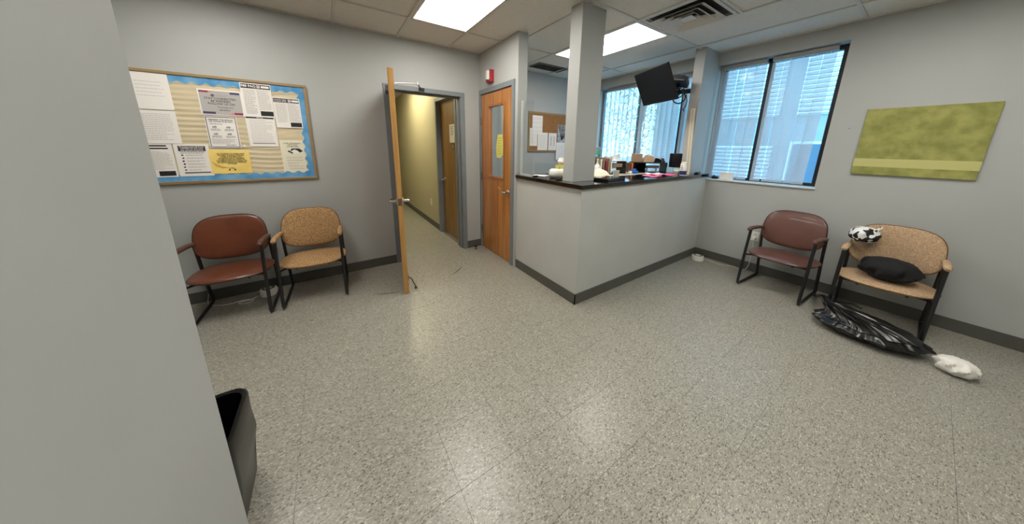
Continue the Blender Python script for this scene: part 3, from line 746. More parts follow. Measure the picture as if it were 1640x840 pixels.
def trash_bag():
    t = thing('trash_bag', 'tied black garbage bag on the floor between the right chairs', 'bag', (3.30, .05, 0))
    seg, rings = 150, 36; v = []; rnd = random.Random(3)
    K = Vector((.03, .215, .19))                     # neck of the bag
    for i in range(rings+1):
        u = i/rings
        if u < .50:                                   # belly, from floor upward
            q = u/.50; c_ = Vector((.0, -.01, 0)); rx = .205*sin(min(1, q*1.25)*pi/2)**.6*(1-.22*max(0, q-.7)/.3); ry = .285*sin(min(1, q*1.25)*pi/2)**.6*(1-.2*max(0, q-.7)/.3)
            if q < .08: rx *= q/.08; ry *= q/.08; 
            c_.z = 0.002+.10*q**1.2
        else:
            q = (u-.50)/.50; sq = smoothstep(0, 1, q)
            c_ = Vector((0, -.01, .102)).lerp(K, sq); rx = .16*(1-q)**1.15+.012; ry = .228*(1-q)**1.15+.012; c_.z = .102+(K.z-.102)*q+.01*sin(pi*q)
        fa = .05+.16*smoothstep(.45, .95, u)
        for k in range(seg):
            a = 2*pi*k/seg
            w_ = 1+fa*(.5*sin(19*a+1.6*sin(3*a))+.5*sin(31*a+u*2))+.025*sin(5*a+9*u)+.012*sin(11*a-17*u)
            v.append((c_.x+rx*w_*cos(a), c_.y+ry*w_*sin(a), max(.001, c_.z+.004*sin(9*a+20*u)*min(1, u*4))))
    f = [(i*seg+k, i*seg+(k+1) % seg, (i+1)*seg+(k+1) % seg, (i+1)*seg+k) for i in range(rings) for k in range(seg)]
    obj('bag_body', MB().add(v, f), BAG, t, True)
    kn = MB().lathe([(0, -.02), (.02, -.014), (.024, 0), (.018, .014), (0, .022)], 14, K)
    obj('knot', kn, BAG, t, True)
    tl = MB()
    e = Vector((.03+.18, .215+.12, .17))
    tl.tube([K, K+Vector((.06, .03, .0)), K+Vector((.17, .06, -.05)), K+Vector((.32, .09, -.12)), K+Vector((.45, .115, -.16))], [.016, .013, .017, .012, .014], 8)
    tl.tube([K, K+Vector((.0, -.03, .0)), K+Vector((.06, -.06, -.01)), K+Vector((.16, -.12, -.03)), K+Vector((.2, -.17, -.06))], [.014, .010, .009, .008, .004], 8)
    obj('bag_tie', tl, BAG, t, True)
trash_bag()
t = thing('cow_print_bag', 'black and white cow-print bag on the arm of the right-edge chair', 'bag', (3.74, .20, .638))
b_ = blob(5, .115, .085, .066, 5, .12, 48, 20); obj('bag_pouch', b_, COW, t, True)
obj('bag_handle', MB().tube([(-.08, -.03, .06), (-.05, -.06, .13), (.03, -.07, .14), (.08, -.04, .07)], .009, 8), COW, t, True)
t = thing('dark_coat', 'black coat heaped on the seat of the right-edge chair', 'coat', (3.68, 0.03, .386))
obj('coat_body', blob(9, .15, .15, .085, 6, .14, 48, 20), mat('black_cloth', (16, 16, 18), .9), t, True)
o = obj('plastic_bag', blob(11, .07, .08, .055, 7, .16, 48, 20), WHITE, None, True, loc=(3.10, -.10, 0)); tag(o, 'small crumpled white plastic bag on the floor in front of the garbage bag', 'bag')
o.location = (3.22, -.33, 0)

# trash can behind the near wall
t = thing('trash_can', 'black-lined trash can behind the end of the near left wall', 'trash can', (-.515, 1.27, 0))
def rrect(hx, hy, r, n_=6):
    pts = []
    for cx, cy, a0 in ((hx-r, hy-r, 0), (-hx+r, hy-r, 90), (-hx+r, -hy+r, 180), (hx-r, -hy+r, 270)):
        for k in range(n_+1):
            a = radians(a0+90*k/n_); pts.append((cx+r*cos(a), cy+r*sin(a)))
    return pts
def loft(layers):
    v = []; n_ = len(layers[0][0])
    for pts, z in layers: v += [(x, y, z if not callable(z) else z(k)) for k, (x, y) in enumerate(pts)]
    f = [(i*n_+k, i*n_+(k+1) % n_, (i+1)*n_+(k+1) % n_, (i+1)*n_+k) for i in range(len(layers)-1) for k in range(n_)]
    return MB().add(v, f)
body = loft([(rrect(.10, .13, .04), .0), (rrect(.125, .155, .05), .36), (rrect(.120, .150, .05), .36), (rrect(.095, .125, .04), .01)])
body.f.append(tuple(range(28))); obj('can_body', body, mat('grey_can', (60, 60, 58), .5), t, True)
rnd = random.Random(2); n_ = 28
def wob(pts, a, s):
    r_ = random.Random(s); return [(x*(1+a*r_.uniform(-1, 1)), y*(1+a*r_.uniform(-1, 1))) for x, y in pts]
ln_ = loft([(wob(rrect(.112, .142, .05), .02, 11), .01), (wob(rrect(.122, .152, .05), .03, 1), .12), (wob(rrect(.135, .165, .05), .02, 2), .22), (wob(rrect(.133, .163, .05), .02, 3), .30), (wob(rrect(.134, .164, .05), .008, 4), .385), (rrect(.128, .158, .05), .395), (rrect(.118, .148, .05), .388),
            (wob(rrect(.11, .14, .05), .05, 5), .28), (wob(rrect(.10, .13, .05), .10, 6), .18), (wob(rrect(.07, .10, .04), .12, 7), .10), (wob(rrect(.02, .03, .01), .1, 8), .08)])
obj('bag_liner', ln_, BAG, t, True)

# ------------------------------------------------------------------ sound machines and cords
def machine(loc, label, r=.066):
    t = thing('sound_machine', label, 'sound machine', loc)
    obj('housing', MB().lathe([(0, 0), (r*.92, 0), (r, .006), (r, .04), (r*.97, .058), (r*.8, .066), (r*.3, .068), (0, .068)], 32), WHITE, t, True)
    obj('vent_slot', MB().lathe([(r*.62, 0), (r*.74, 0), (r*.74, .002), (r*.62, .002)], 28, (0, 0, .0655)), mat('slot_grey', (90, 88, 82), .6), t)
    return t
machine((-.60, 3.225, 0), 'white round sound machine on the floor behind the left chairs')
machine((3.83, 1.435, 0), 'white round sound machine on the floor in the corner under the counter')
def cord(name, pts, label, r=.0028, m=WHITE, cat='cord'):
    P_ = [Vector(p_) for p_ in pts]; out = []
    for i in range(len(P_)-1):
        a = P_[max(i-1, 0)]; b = P_[i]; c_ = P_[i+1]; d = P_[min(i+2, len(P_)-1)]
        for k in range(6):
            s_ = k/6; out.append(.5*((2*b)+(-a+c_)*s_+(2*a-5*b+4*c_-d)*s_*s_+(-a+3*b-3*c_+d)*s_**3))
    out.append(P_[-1]); o = obj(name, MB().tube(out, r, 6), m, None, True); tag(o, label, cat); return o
cord('power_cord', [(-.665, 3.22, .012), (-.72, 3.19, .004), (-.80, 3.17, .004), (-.76, 3.13, .004), (-.70, 3.16, .005), (-.76, 3.20, .006), (-.88, 3.19, .004), (-.97, 3.23, .004), (-1.02, 3.29, .01), (-1.02, 3.345, .09), (-1.02, 3.352, .30)], 'thin white cord looping on the floor under the brown chair')
cord('power_cord', [(3.90, 1.42, .012), (3.93, 1.34, .004), (3.90, 1.22, .004), (3.97, 1.10, .004), (3.92, 1.02, .004), (3.96, .99, .005), (4.0, .968, .06), (4.003, .966, .18), (3.99, .965, .36), (3.975, .964, .385)], 'thin white cord from the corner sound machine to the outlet')

# ------------------------------------------------------------------ bulletin board on the back wall
BX0, BX1, BZ0, BZ1 = -1.62, -.104, 1.060, 1.927
t = thing('bulletin_board', 'wide bulletin board with blue scalloped border above the left chairs', 'bulletin board', (0, YA, 0))
e = .022
f = MB().box(BX0, BX1, -.022, 0, BZ1-e, BZ1, .003); obj('frame_rail', f, OAK, t)
f = MB().box(BX0, BX1, -.022, 0, BZ0, BZ0+e, .003); obj('frame_rail', f, OAK, t)
OAKV = wood('oak_trim_upright', (162, 136, 92), (130, 104, 66), .5, 'Z')
f = MB().box(BX0, BX0+e, -.0215, 0, BZ0+e, BZ1-e, .002); obj('frame_stile', f, OAKV, t)
f = MB().box(BX1-e, BX1, -.0215, 0, BZ0+e, BZ1-e, .002); obj('frame_stile', f, OAKV, t)
nx, nz = 60, 90; v = []
for j in range(nz+1):
    for i in range(nx+1):
        x = BX0+e+(BX1-BX0-2*e)*i/nx; z = BZ0+e+(BZ1-BZ0-2*e)*j/nz
        d = .0036*sin(z*150+2.2*sin(x*5+z*3)+1.3*sin(x*11))*(.6+.4*sin(x*7+z*9))+.0015*sin(z*61+x*9)
        v.append((x, -.0055+max(-.0034,min(.0045,d*.9)), z))
obj('cloth_backing', MB().add(v, [(j*(nx+1)+i, j*(nx+1)+i+1, (j+1)*(nx+1)+i+1, (j+1)*(nx+1)+i) for j in range(nz) for i in range(nx)]), CLOTHB, t, True)
def scallop(x0, x1, z, dirn, vertical=False, wd=.050):
    n_ = int(abs(x1-x0)/.0075); base = []; tip = []
    for i in range(n_+1):
        s_ = x0+(x1-x0)*i/n_; off = wd+.0085*sin((s_-x0)/.078*2*pi)
        base.append((s_, z)); tip.append((s_, z+dirn*off))
    pts = base+tip[::-1]; pin = base+[(a, b) for a, b in tip[::-1]]
    def mk(extra, yy):
        a = [(p_, q) for p_, q in base]; b = [(p_, q+dirn*extra) for p_, q in tip]
        vv = []
        for yv in (yy, yy+.0012):
            for (p_, q) in a: vv.append((p_, yv, q) if not vertical else (q, yv, p_))
            for (p_, q) in b: vv.append((p_, yv, q) if not vertical else (q, yv, p_))
        m_ = len(a); F = []
        for i in range(m_-1): F.append((i, i+1, m_+i+1, m_+i)); F.append((2*m_+i, 2*m_+i+1, 3*m_+i+1, 3*m_+i)); F.append((m_+i, m_+i+1, 3*m_+i+1, 3*m_+i))
        return MB().add(vv, F)
    o = obj('border_strip', mk(0, -.0128 if vertical else -.0115), BLUEB, t); obj('border_edge', mk(.0045, -.0100), SCAL, o)
scallop(BX0+e, BX1-e, BZ1-e, -1); scallop(BX0+e, BX1-e, BZ0+e, 1)
scallop(BZ0+e, BZ1-e, BX1-e, -1, True); scallop(BZ0+e, BZ1-e, BX0+e, 1, True)

def sheet(label, x0, x1, z0, z1, m=PAPER, y=YA, rz=0, tilt=0.0, name='poster', cat='poster', lift=.0135, curl=.0):
    """paper pinned to a wall; local origin at lower-left, x right, z up, front at -y"""
    if rz == 0: loc = (x0, y-lift, z0)
    else: loc = (y-lift, x0, z0)
    t_ = thing(name, label, cat, loc, rz); t_.rotation_euler.y = tilt
    w_, h_ = abs(x1-x0), z1-z0
    n2 = 6; v_ = []
    for j in range(n2+1):
        for i in range(n2+1):
            a, b = i/n2, j/n2; yy = -curl*((a > .6)*(a-.6)**2*6*(b < .5)*(.5-b)*2)
            v_.append((a*w_, yy, b*h_))
    m2 = len(v_); v_ += [(x_, y_+.0009, z_) for x_, y_, z_ in v_[:m2]]
    F = [(j*(n2+1)+i, j*(n2+1)+i+1, (j+1)*(n2+1)+i+1, (j+1)*(n2+1)+i) for j in range(n2) for i in range(n2)]
    F += [tuple(k+m2 for k in q) for q in F]
    edge_ = [i for i in range(n2)]
    for i in range(n2):
        F.append((i, i+1, m2+i+1, m2+i)); k0 = n2*(n2+1)+i; F.append((k0, k0+1, m2+k0+1, m2+k0))
        a_ = i*(n2+1); b_2 = a_+n2+1; F.append((a_, b_2, m2+b_2, m2+a_)); a_ += n2; b_2 += n2; F.append((a_, b_2, m2+b_2, m2+a_))
    obj('paper_sheet', MB().add(v_, F), m, t_)
    return t_, w_, h_
def lines(parent, x0, x1, z0, z1, n_, m=GREYINK, th=.0022, seed=1, name='text_lines', y=-.0012):
    r_ = random.Random(seed); mb = MB()
    for k in range(n_):
        z = z1-(z1-z0)*k/max(1, n_-1); xe = x1-(x1-x0)*r_.choice([0, .02, .05, .1, .3]); x = x0+r_.choice([0, 0, .01])*(x1-x0)
        while x < xe:
            w_ = min(r_.uniform(.008, .022), xe-x); mb.box(x, x+w_, y-.0002, y, z-th/2, z+th/2); x += w_+.0028
    return obj(name, mb, m, parent)
def bar(parent, x0, x1, z0, z1, m=INK, name='banner', y=-.0012): return obj(name, MB().box(x0, x1, y-.0003, y, z0, z1), m, parent)

# stay connected
p_, w_, h_ = sheet('grey landscape poster reading STAY CONNECTED with pink and purple corners', -.820, -.560, 1.620, 1.822, PAPER)
bar(p_, .008, w_-.008, .008, h_-.010, PAPERG, 'grey_panel', -.0011)
for (a, m_) in (((.010, .062, h_-.026, h_-.012), MARO), ((w_-.062, w_-.010, .010, .026), MARO), ((w_-.07, w_-.012, h_-.030, h_-.014), NAVYI), ((.012, .085, .010, .027), NAVYI)):
    bar(p_, *a, m_, 'corner_stripe', -.0016)
obj('corner_wedge', MB().prism([(.062, h_-.012), (.062, h_-.026), (.10, h_-.014)], -.0022, -.0018).prism([(w_-.062, .010), (w_-.062, .026), (w_-.10, .011)], -.0022, -.0018), PINKI, p_)
text('lettering', 'STAY CONNECTED.\nBE INSPIRED.\nFOLLOW US ON', .0215, INK, p_, w_/2, .125, -.0022, bold=.012)
text('lettering', 'Instagram', .024, MIDINK, p_, w_/2+.02, .058, -.0022)
lines(p_, w_/2-.02, w_/2+.045, .042, .042, 1, INK, .005, y=-.002)
obj('logo_mark', MB().lathe([(0, 0), (.011, 0), (.011, .0005), (0, .0005)], 16, (.085, -.0026, .155), 'y'), MIDINK, p_)
lines(p_, .102, .175, .152, .160, 2, GREYINK, .0035, y=-.002)
# covid in nyc
p_, w_, h_ = sheet('black-bordered white poster PREVENT THE SPREAD, below the grey poster', -.811, -.620, 1.355, 1.612)
for a in ((.006, w_-.006, .006, .010), (.006, w_-.006, h_-.010, h_-.006), (.006, .010, .010, h_-.010), (w_-.010, w_-.006, .010, h_-.010)): bar(p_, *a, INK, 'border_line', -.0013)
text('lettering', 'PREVENT THE SPREAD\nOF COVID-19 IN NYC', .0155, INK, p_, w_/2, h_-.034, bold=.02, wide=.145)
lines(p_, .025, .10, h_-.063, h_-.063, 1, MIDINK, .004)
for i, (x, z) in enumerate(((.025, .148), (.108, .148), (.025, .092), (.108, .092))):
    obj('pictogram', MB().lathe([(.005, 0), (.009, 0), (.009, .0003), (.005, .0003)], 12, (x+.03, -.0015, z+.022), 'y').box(x+.012, x+.022, -.0015, -.0012, z+.014, z+.028), GREYINK, p_)
    lines(p_, x, x+.06, z-.006, z+.006, 3, MIDINK, .0022, seed=i)
lines(p_, .02, w_-.02, .035, .072, 6, GREYINK, .0022, 8); lines(p_, .10, .165, .022, .022, 1, INK, .004, 9)
# 988 faq
p_, w_, h_ = sheet('white 988 FAQ leaflet with black header, top of the board', -.560, -.360, 1.622, 1.900)
bar(p_, .006, w_-.004, h_-.042, h_-.008)
text('lettering', '988 FAQ', .026, PAPER, p_, .055, h_-.033, -.0024, bold=.03)
text('logo_lettering', 'NYC', .018, INK, bar(p_, .108, .130, h_-.036, h_-.014, PAPER, 'logo_block', -.0018), .119, h_-.030, -.0026, bold=.02, wide=.019)
bar(p_, .136, .190, h_-.034, h_-.016, PAPER, 'white_label', -.0018)
lines(p_, .015, .095, .06, h_-.055, 22, GREYINK, .0022, 1); lines(p_, .104, .190, .065, h_-.055, 21, GREYINK, .0022, 2)
lines(p_, .015, .09, .03, .05, 3, MIDINK, .0024, 3)
bar(p_, .108, .194, .012, .052)
# faq 2
p_, w_, h_ = sheet('white Frequently Asked Questions leaflet in the upper right corner', -.358, -.166, 1.540, 1.803)
bar(p_, .004, w_-.006, h_-.042, h_-.008)
text('lettering', 'Frequently Asked\nQuestions (FAQ)', .0135, PAPER, p_, .052, h_-.023, -.0024, bold=.02, wide=.088)
text('logo_lettering', 'NYC', .018, INK, bar(p_, .106, .128, h_-.036, h_-.014, PAPER, 'logo_block', -.0018), .117, h_-.030, -.0026, bold=.02, wide=.019)
bar(p_, .133, .184, h_-.034, h_-.016, PAPER, 'white_label', -.0018)
lines(p_, .015, .092, .05, h_-.055, 20, GREYINK, .0022, 4); lines(p_, .100, .184, .06, h_-.055, 19, GREYINK, .0022, 5)
bar(p_, .104, .186, .010, .048)
# memo
p_, w_, h_ = sheet('white memo with black top bar, below the 988 leaflet', -.562, -.366, 1.368, 1.628, lift=.0128)
bar(p_, .004, w_-.006, h_-.018, h_-.006); lines(p_, .022, w_-.02, .045, h_-.035, 14, GREYINK, .0024, 6); bar(p_, .022, w_-.02, .026, .031)
lines(p_, .075, .12, h_-.012, h_-.012, 1, PAPER, .004, 7, y=-.0018)
# yellow courtesy
p_, w_, h_ = sheet('yellow sheet asking visitors to use headphones, bottom centre', -.832, -.578, 1.136, 1.338, YELP, lift=.0150)
text('lettering', 'AS A COURTESY TO OTHERS PLEASE\nYOU NEED TO SILENCE YOUR CELL\nPHONE. IF YOU MUST HAVE\nCONVERSATIONS AT A MINIMUM\nVOLUME. DO NOT PLAY VIDEOS OR\nDOCUMENTS WITHOUT A PHONE. THIS\nMAY BE DISTURBING AND UPSETTING\nTO OTHERS.', .0128, INK, p_, w_/2+.008, h_-.038, -.0014, bold=.03, wide=.19)
hp = MB().tube([(w_/2-.018+.0, -.0016, .035), (w_/2-.012, -.0016, .046), (w_/2, -.0016, .050), (w_/2+.012, -.0016, .046), (w_/2+.018, -.0016, .035)], .0012, 6)
hp.box(w_/2-.022, w_/2-.013, -.002, -.001, .026, .037).box(w_/2+.013, w_/2+.022, -.002, -.001, .026, .037)
obj('headphone_symbol', hp, INK, p_)
obj('torn_crease', MB().prism([(.012, .105), (.03, .088), (.07, .062), (.11, .052), (.07, .045), (.035, .060), (.014, .092)], -.0019, -.0013), mat('creased_yellow', (206, 168, 80), .7), p_)
# protect yourself
p_, w_, h_ = sheet('white Protect yourself leaflet beside the yellow sheet', -1.018, -.822, 1.124, 1.382, lift=.0142)
bar(p_, .022, .176, h_-.056, h_-.014, mat('dark_grey_ink', (62, 58, 60), .7))
text('lettering', 'Protect yourself from\nCOVID-19 and stop\nthe spread of germs', .0135, PAPER, p_, .099, h_-.026, -.0022, bold=.02, wide=.135)
lines(p_, .03, .165, h_-.072, h_-.062, 2, MIDINK, .003, 3)
for k in range(6):
    z = .170-k*.024
    obj('pictogram', MB().lathe([(0, 0), (.0065, 0), (.0065, .0003), (0, .0003)], 12, (.038+.002*(k % 2), -.0015, z), 'y'), INK if k in (2, 3) else MIDINK, p_)
    lines(p_, .058, .16, z-.003, z+.003, 2, GREYINK, .0022, k)
bar(p_, .030, .180, .022, .033, MIDINK)
# gloves / case manager
p_, w_, h_ = sheet('cream handshake flyer in the lower right corner of the board', -.358, -.176, 1.128, 1.430, CREAMP, lift=.0098)
text('lettering', 'WORK YOUR BENEFITS\nWITH YOUR\nCASE MANAGER', .0155, MIDINK, p_, w_/2, h_-.036, bold=.015, wide=.13)
hs = MB().prism([(.070, .205), (.082, .224), (.140, .224), (.165, .200), (.140, .186), (.122, .205), (.105, .214), (.092, .212), (.078, .200)], -.0016, -.0011)
for (x, z) in ((.058, .198), (.068, .192), (.080, .184)): hs.lathe([(0, 0), (.0075, 0), (.0075, .0004), (0, .0004)], 10, (x, -.0015, z), 'y')
obj('handshake_symbol', hs, INK, p_)
obj('hand_shape', MB().prism([(.084, .185), (.078, .200), (.092, .212), (.105, .214), (.122, .205), (.138, .188), (.11, .176)], -.0014, -.0010), PAPER, p_)
for k in range(5): lines(p_, .03+.004*k, .158, .135-k*.026, .143-k*.026, 2, GREYINK, .0022, k+3)
# left column
p_, w_, h_ = sheet('blank-looking white sheet at top left of the board beside the near wall', -1.165, -.963, 1.640, 1.903, lift=.0140)
lines(p_, .03, .17, .10, .20, 5, GREYINK, .002, 3)
p_, w_, h_ = sheet('white text sheet in the middle of the left column of the board', -1.165, -.965, 1.386, 1.634, lift=.0138)
lines(p_, .02, .178, .03, .22, 15, GREYINK, .0024, 4)
p_, w_, h_ = sheet('white leaflet with two black bars at the bottom left of the board', -1.225, -1.027, 1.122, 1.382, lift=.0126)
bar(p_, .006, .170, h_-.020, h_-.010); bar(p_, .006, .176, h_-.040, h_-.030); lines(p_, .02, .185, .06, h_-.06, 15, GREYINK, .0022, 5); bar(p_, .10, .188, .010, .048)
p_, w_, h_ = sheet('white leaflet at the far left of the board, lower row', -1.46, -1.262, 1.20, 1.46); lines(p_, .02, .18, .03, .23, 15, GREYINK, .0024, 14)
t = thing('push_pin', 'white push pin stuck between the posters', 'pin', (-.598, YA-.006, 1.372)); obj('pin_head', MB().lathe([(0, 0), (.004, -.002), (.004, -.010), (.010, -.012), (.010, -.015), (0, -.016)], 12, (0, 0, 0), 'y'), WHITE, t, True)

# ------------------------------------------------------------------ cork board behind reception
YR = 3.64
t = thing('cork_board', 'cork board with papers on the wall behind the reception counter', 'cork board', (0, YR, 0))
cx0, cx1, cz0, cz1 = 2.70, 3.90, 1.315, 1.945; e = .03
obj('cork_panel', MB().box(cx0+e, cx1-e, -.012, 0, cz0+e, cz1-e), CORK, t)
for a in ((cx0, cx1, cz1-e, cz1), (cx0, cx1, cz0, cz0+e)): obj('frame_rail', MB().box(a[0], a[1], -.02, 0, a[2], a[3], .003), OAK, t)
for a in ((cx0, cx0+e), (cx1-e, cx1)): obj('frame_stile', MB().box(a[0], a[1], -.0195, 0, cz0+e, cz1-e, .002), OAKV, t)
for i, (lb, a, li) in enumerate((('tall white sheet at the top left of the cork board', (2.775, 2.985, 1.602, 1.888), .019), ('white sheet at the left edge of the cork board', (2.72, 2.885, 1.41, 1.69), .0155),
              ('white typed sheet second from left on the cork board', (2.895, 3.107, 1.345, 1.627), .0172), ('white form with a box, right of the typed sheet', (3.13, 3.306, 1.335, 1.625), .0152))):
    p_, w_, h_ = sheet(lb, *a, PAPER, y=YR, lift=li, name='pinned_paper', cat='paper'); lines(p_, .02, w_-.02, .04, h_-.05, 9 if i else 4, GREYINK, .003, i)
    if i == 3:
        for b_x in (.05, w_-.06): bar(p_, b_x, b_x+.012, .08, h_-.06, GREYINK, 'form_column')
p_, w_, h_ = sheet('black and white photo print pinned on the cork board beside the column', 3.325, 3.53, 1.478, 1.768, mat('photo_print', (110, 112, 112), .5, rgb2=(190, 190, 188), vscale=16), y=YR, lift=.0175, name='photo_print', cat='photo')
for k in range(7): obj('branch', MB().tube([(.10, -.002, .03), (.06+.02*k, -.002, .14), (.01+.03*k, -.002, .27)], .0035, 5), INK, p_)
p_, w_, h_ = sheet('white sheet hanging below the cork board beside the column', 3.305, 3.52, 1.18, 1.475, PAPER, y=YR, lift=.0225, name='pinned_paper', cat='paper'); lines(p_, .03, w_-.03, .05, h_-.06, 7, GREYINK, .003, 44)

# poster on the right wall
t = thing('wall_canvas', 'olive green canvas picture at the right edge of the right wall', 'picture', (XR, .395, 1.195), -pi/2)
obj('canvas', MB().box(0, .60, -.022, -.001, 0, .56, .002), OLIVE, t)
obj('pale_band', MB().box(.0, .60, -.0232, -.0222, .07, .14), OLIVE2, t)
o = obj('wall_screw', MB().lathe([(0, 0), (.004, 0), (.003, -.003), (0, -.003)], 8, (0, 0, 0), 'x'), BLKM, None, loc=(XR-.0005, .475, 1.60)); tag(o, 'tiny dark screw in the right wall between window and picture', 'screw')

# ------------------------------------------------------------------ monitor on its arm
BR, BL, TR_, TL = Vector((3.30, 1.711, 1.944)), Vector((3.58, 2.28, 1.936)), Vector((3.11, 1.713, 2.284)), Vector((3.39, 2.29, 2.31))
C0 = (BR+BL+TR_+TL)/4; ux = ((BR-BL)+(TR_-TL)).normalized(); uz0 = ((TR_-BR)+(TL-BL)); uz = (uz0-ux*uz0.dot(ux)).normalized(); un = uz.cross(ux)*-1
if un.dot(-C0+Vector((0, 0, 1.4))) < 0: pass
W2 = ((BR-BL).length+(TR_-TL).length)/4; H2 = ((TR_-BR).length+(TL-BL).length)/4
front = ux.cross(uz)            # points towards viewer when x right, z up -> -y local
t = thing('hanging_monitor', 'black monitor hung from an arm in front of the reception window', 'monitor', C0)
Mr = Matrix((ux, -front if front.dot(C0-Vector((0, 0, 1.4))) < 0 else front, uz)).transposed().to_4x4()
t.rotation_mode = 'XYZ'; t.rotation_euler = Mr.to_euler()
obj('bezel', MB().box(-W2, W2, 0, .022, -H2, H2, .004), BLKP, t)
obj('screen', MB().box(-W2+.014, W2-.014, -.0012, -.0002, -H2+.03, H2-.014), mat('dark_screen', (12, 16, 20), .35, spec=.2), t)
obj('rear_housing', MB().box(-W2*.6, W2*.6, .022, .055, -H2*.6, H2*.6, .01), BLKP, t)
obj('mount_plate', MB().box(-.05, .05, .055, .066, -.05, .05), BLKM, t)
back = C0+(Mr.to_3x3() @ Vector((0, .06, 0)))
t = thing('monitor_arm', 'black articulated wall arm holding the hanging monitor', 'bracket', (0, 0, 0))
wpt = Vector((3.68, 1.70, 2.08)); el = Vector((3.62, 1.90, 2.08)); 
el = Vector((3.70, 1.90, 2.08))
obj('wall_plate', MB().box(3.74, 3.86, 1.741, 1.762, 2.0, 2.18), BLKM, t)
obj('arm_link', MB().tube([Vector((3.80, 1.762, 2.09)), el], .028, 10), BLKM, t, True)
obj('arm_link', MB().tube([el, Vector(back)+Vector((.02, .0, 0))], .032, 10), BLKM, t, True)
obj('elbow_joint', MB().lathe([(0, -.04), (.03, -.04), (.03, .04), (0, .04)], 16, el), BLKM, t, True)
t = thing('media_box', 'black set-top box clamped above the monitor arm', 'set-top box', (3.57, 1.83, 2.145))
o = obj('box_body', MB().box(-.12, .12, -.085, .085, 0, .06, .004), BLKP, t); obj('front_strip', MB().box(-.122, -.12, -.06, .06, .008, .022), mat('grey_strip', (70, 70, 74), .4), t)
obj('clamp_strap', MB().box(-.01, .01, -.02, .02, -.06, 0), BLKM, t)
t.rotation_euler = (radians(12), radians(8), radians(20))
def coil(c_, r_, tilt, n_=24):
    return [Vector(c_)+Vector((r_*cos(2*pi*k/n_)*cos(tilt), r_*cos(2*pi*k/n_)*sin(tilt), r_*sin(2*pi*k/n_))) for k in range(n_)]
t = thing('cable_bundle', 'black looped cables hanging beside the monitor arm', 'cable', (0, 0, 0))
obj('cable_loop', MB().tube(coil((3.52, 1.80, 2.04), .055, -1.0), .006, 6, True), BLKP, t, True)
obj('cable_loop', MB().tube(coil((3.62, 1.83, 2.0), .065, -1.0), .007, 6, True), BLKP, t, True)
obj('cable_tail', MB().tube([(3.72, 1.80, 2.04), (3.71, 1.775, 1.96), (3.70, 1.78, 1.90), (3.68, 1.80, 1.87), (3.70, 1.79, 1.85)], .005, 6), BLKP, t, True)
obj('cable_tail', MB().tube([back, back+Vector((.06, -.12, -.02)), Vector((3.48, 1.84, 2.06)), Vector((3.52, 1.80, 2.09))], .005, 6), BLKP, t, True)

# leaning pole
t = thing('leaning_strip', 'long beige perforated strip leaning on the wall post', 'strip', (3.655, 1.622, CZ))
o = obj('strip_body', MB().box(-.014, .0, -.024, .024, 0, .77, .002), mat('beige_strip', (206, 196, 172), .6), t)
f = MB()
for k in range(34): f.box(-.0148, -.0141, -.004, .004, .03+k*.0215, .038+k*.0215)
obj('punched_holes', f, mat('hole_dark', (90, 82, 66), .8), t); t.rotation_euler = (radians(-3.4), radians(.4), 0)

# ------------------------------------------------------------------ things on the counter
def cyl(name, r, h, m, t, seg=24, c=(0, 0, 0)): return obj(name, MB().lathe([(0, 0), (r*.96, 0), (r, .003), (r, h-.003), (r*.96, h), (0, h)], seg, c), m, t, True)
t = thing('paper_roll', 'white paper towel roll lying on the counter left of the column', 'paper roll', (1.92, 2.02, CZ+.0465), radians(-50))
obj('towel_roll', MB().lathe([(.018, -.09), (.044, -.09), (.046, -.085), (.046, .105), (.044, .11), (.018, .11)], 28, (0, 0, 0), 'x'), TISSUE, t, True)
obj('plastic_wrap', MB().lathe([(.02, -.115), (.030, -.113), (.040, -.104), (.0465, -.09), (.0465, -.05)], 20, (0, 0, 0), 'x'), WHITE, t, True)
t = thing('tissue_box', 'yellow and brown tissue box on the counter behind the paper roll', 'tissue box', (2.03, 2.14, CZ), -.75)
obj('box_body', MB().box(-.055, .055, -.055, .055, 0, .125, .002), KRAFT, t)
obj('yellow_label', MB().box(-.056, .030, -.0565, -.055, .05, .124), YEL2, t); obj('label_mark', MB().prism([(-.035, .065), (-.012, .105), (.008, .065)], -.0575, -.0567), mat('ochre_mark', (176, 130, 30), .6), t)
obj('tissue_tuft', MB().tube([(0, 0, .12), (.005, 0, .15), (.01, .01, .19)], [.02, .045, .03], 9), TISSUE, t, True)
t = thing('clear_folder', 'black stamp pad and glossy binder beside the column', 'binder', (2.17, 1.72, CZ), radians(6))
obj('binder_cover', MB().box(-.06, .22, -.11, .09, 0, .022, .003), BLKP, t); obj('gloss_sleeve', MB().box(-.05, .21, -.10, .08, .022, .025), mat('gloss_black', (24, 26, 30), .08), t)
obj('page_edge', MB().box(-.055, .215, -.1085, -.11, .006, .016), mat('page_grey', (90, 92, 96), .6), t)
t = thing('pump_bottle', 'white pump bottle right beside the column', 'bottle', (2.60, 2.135, DZ))
obj('bottle_body', MB().lathe([(0, 0), (.034, 0), (.036, .01), (.036, .10), (.02, .125), (.014, .13), (.014, .145), (0, .145)], 20), WHITE, t, True)
obj('pump_head', MB().lathe([(0, .145), (.008, .145), (.008, .18), (.012, .182), (.012, .19), (0, .19)], 12).tube([(0, 0, .186), (-.03, -.02, .184)], .005, 6), WHITE, t, True)

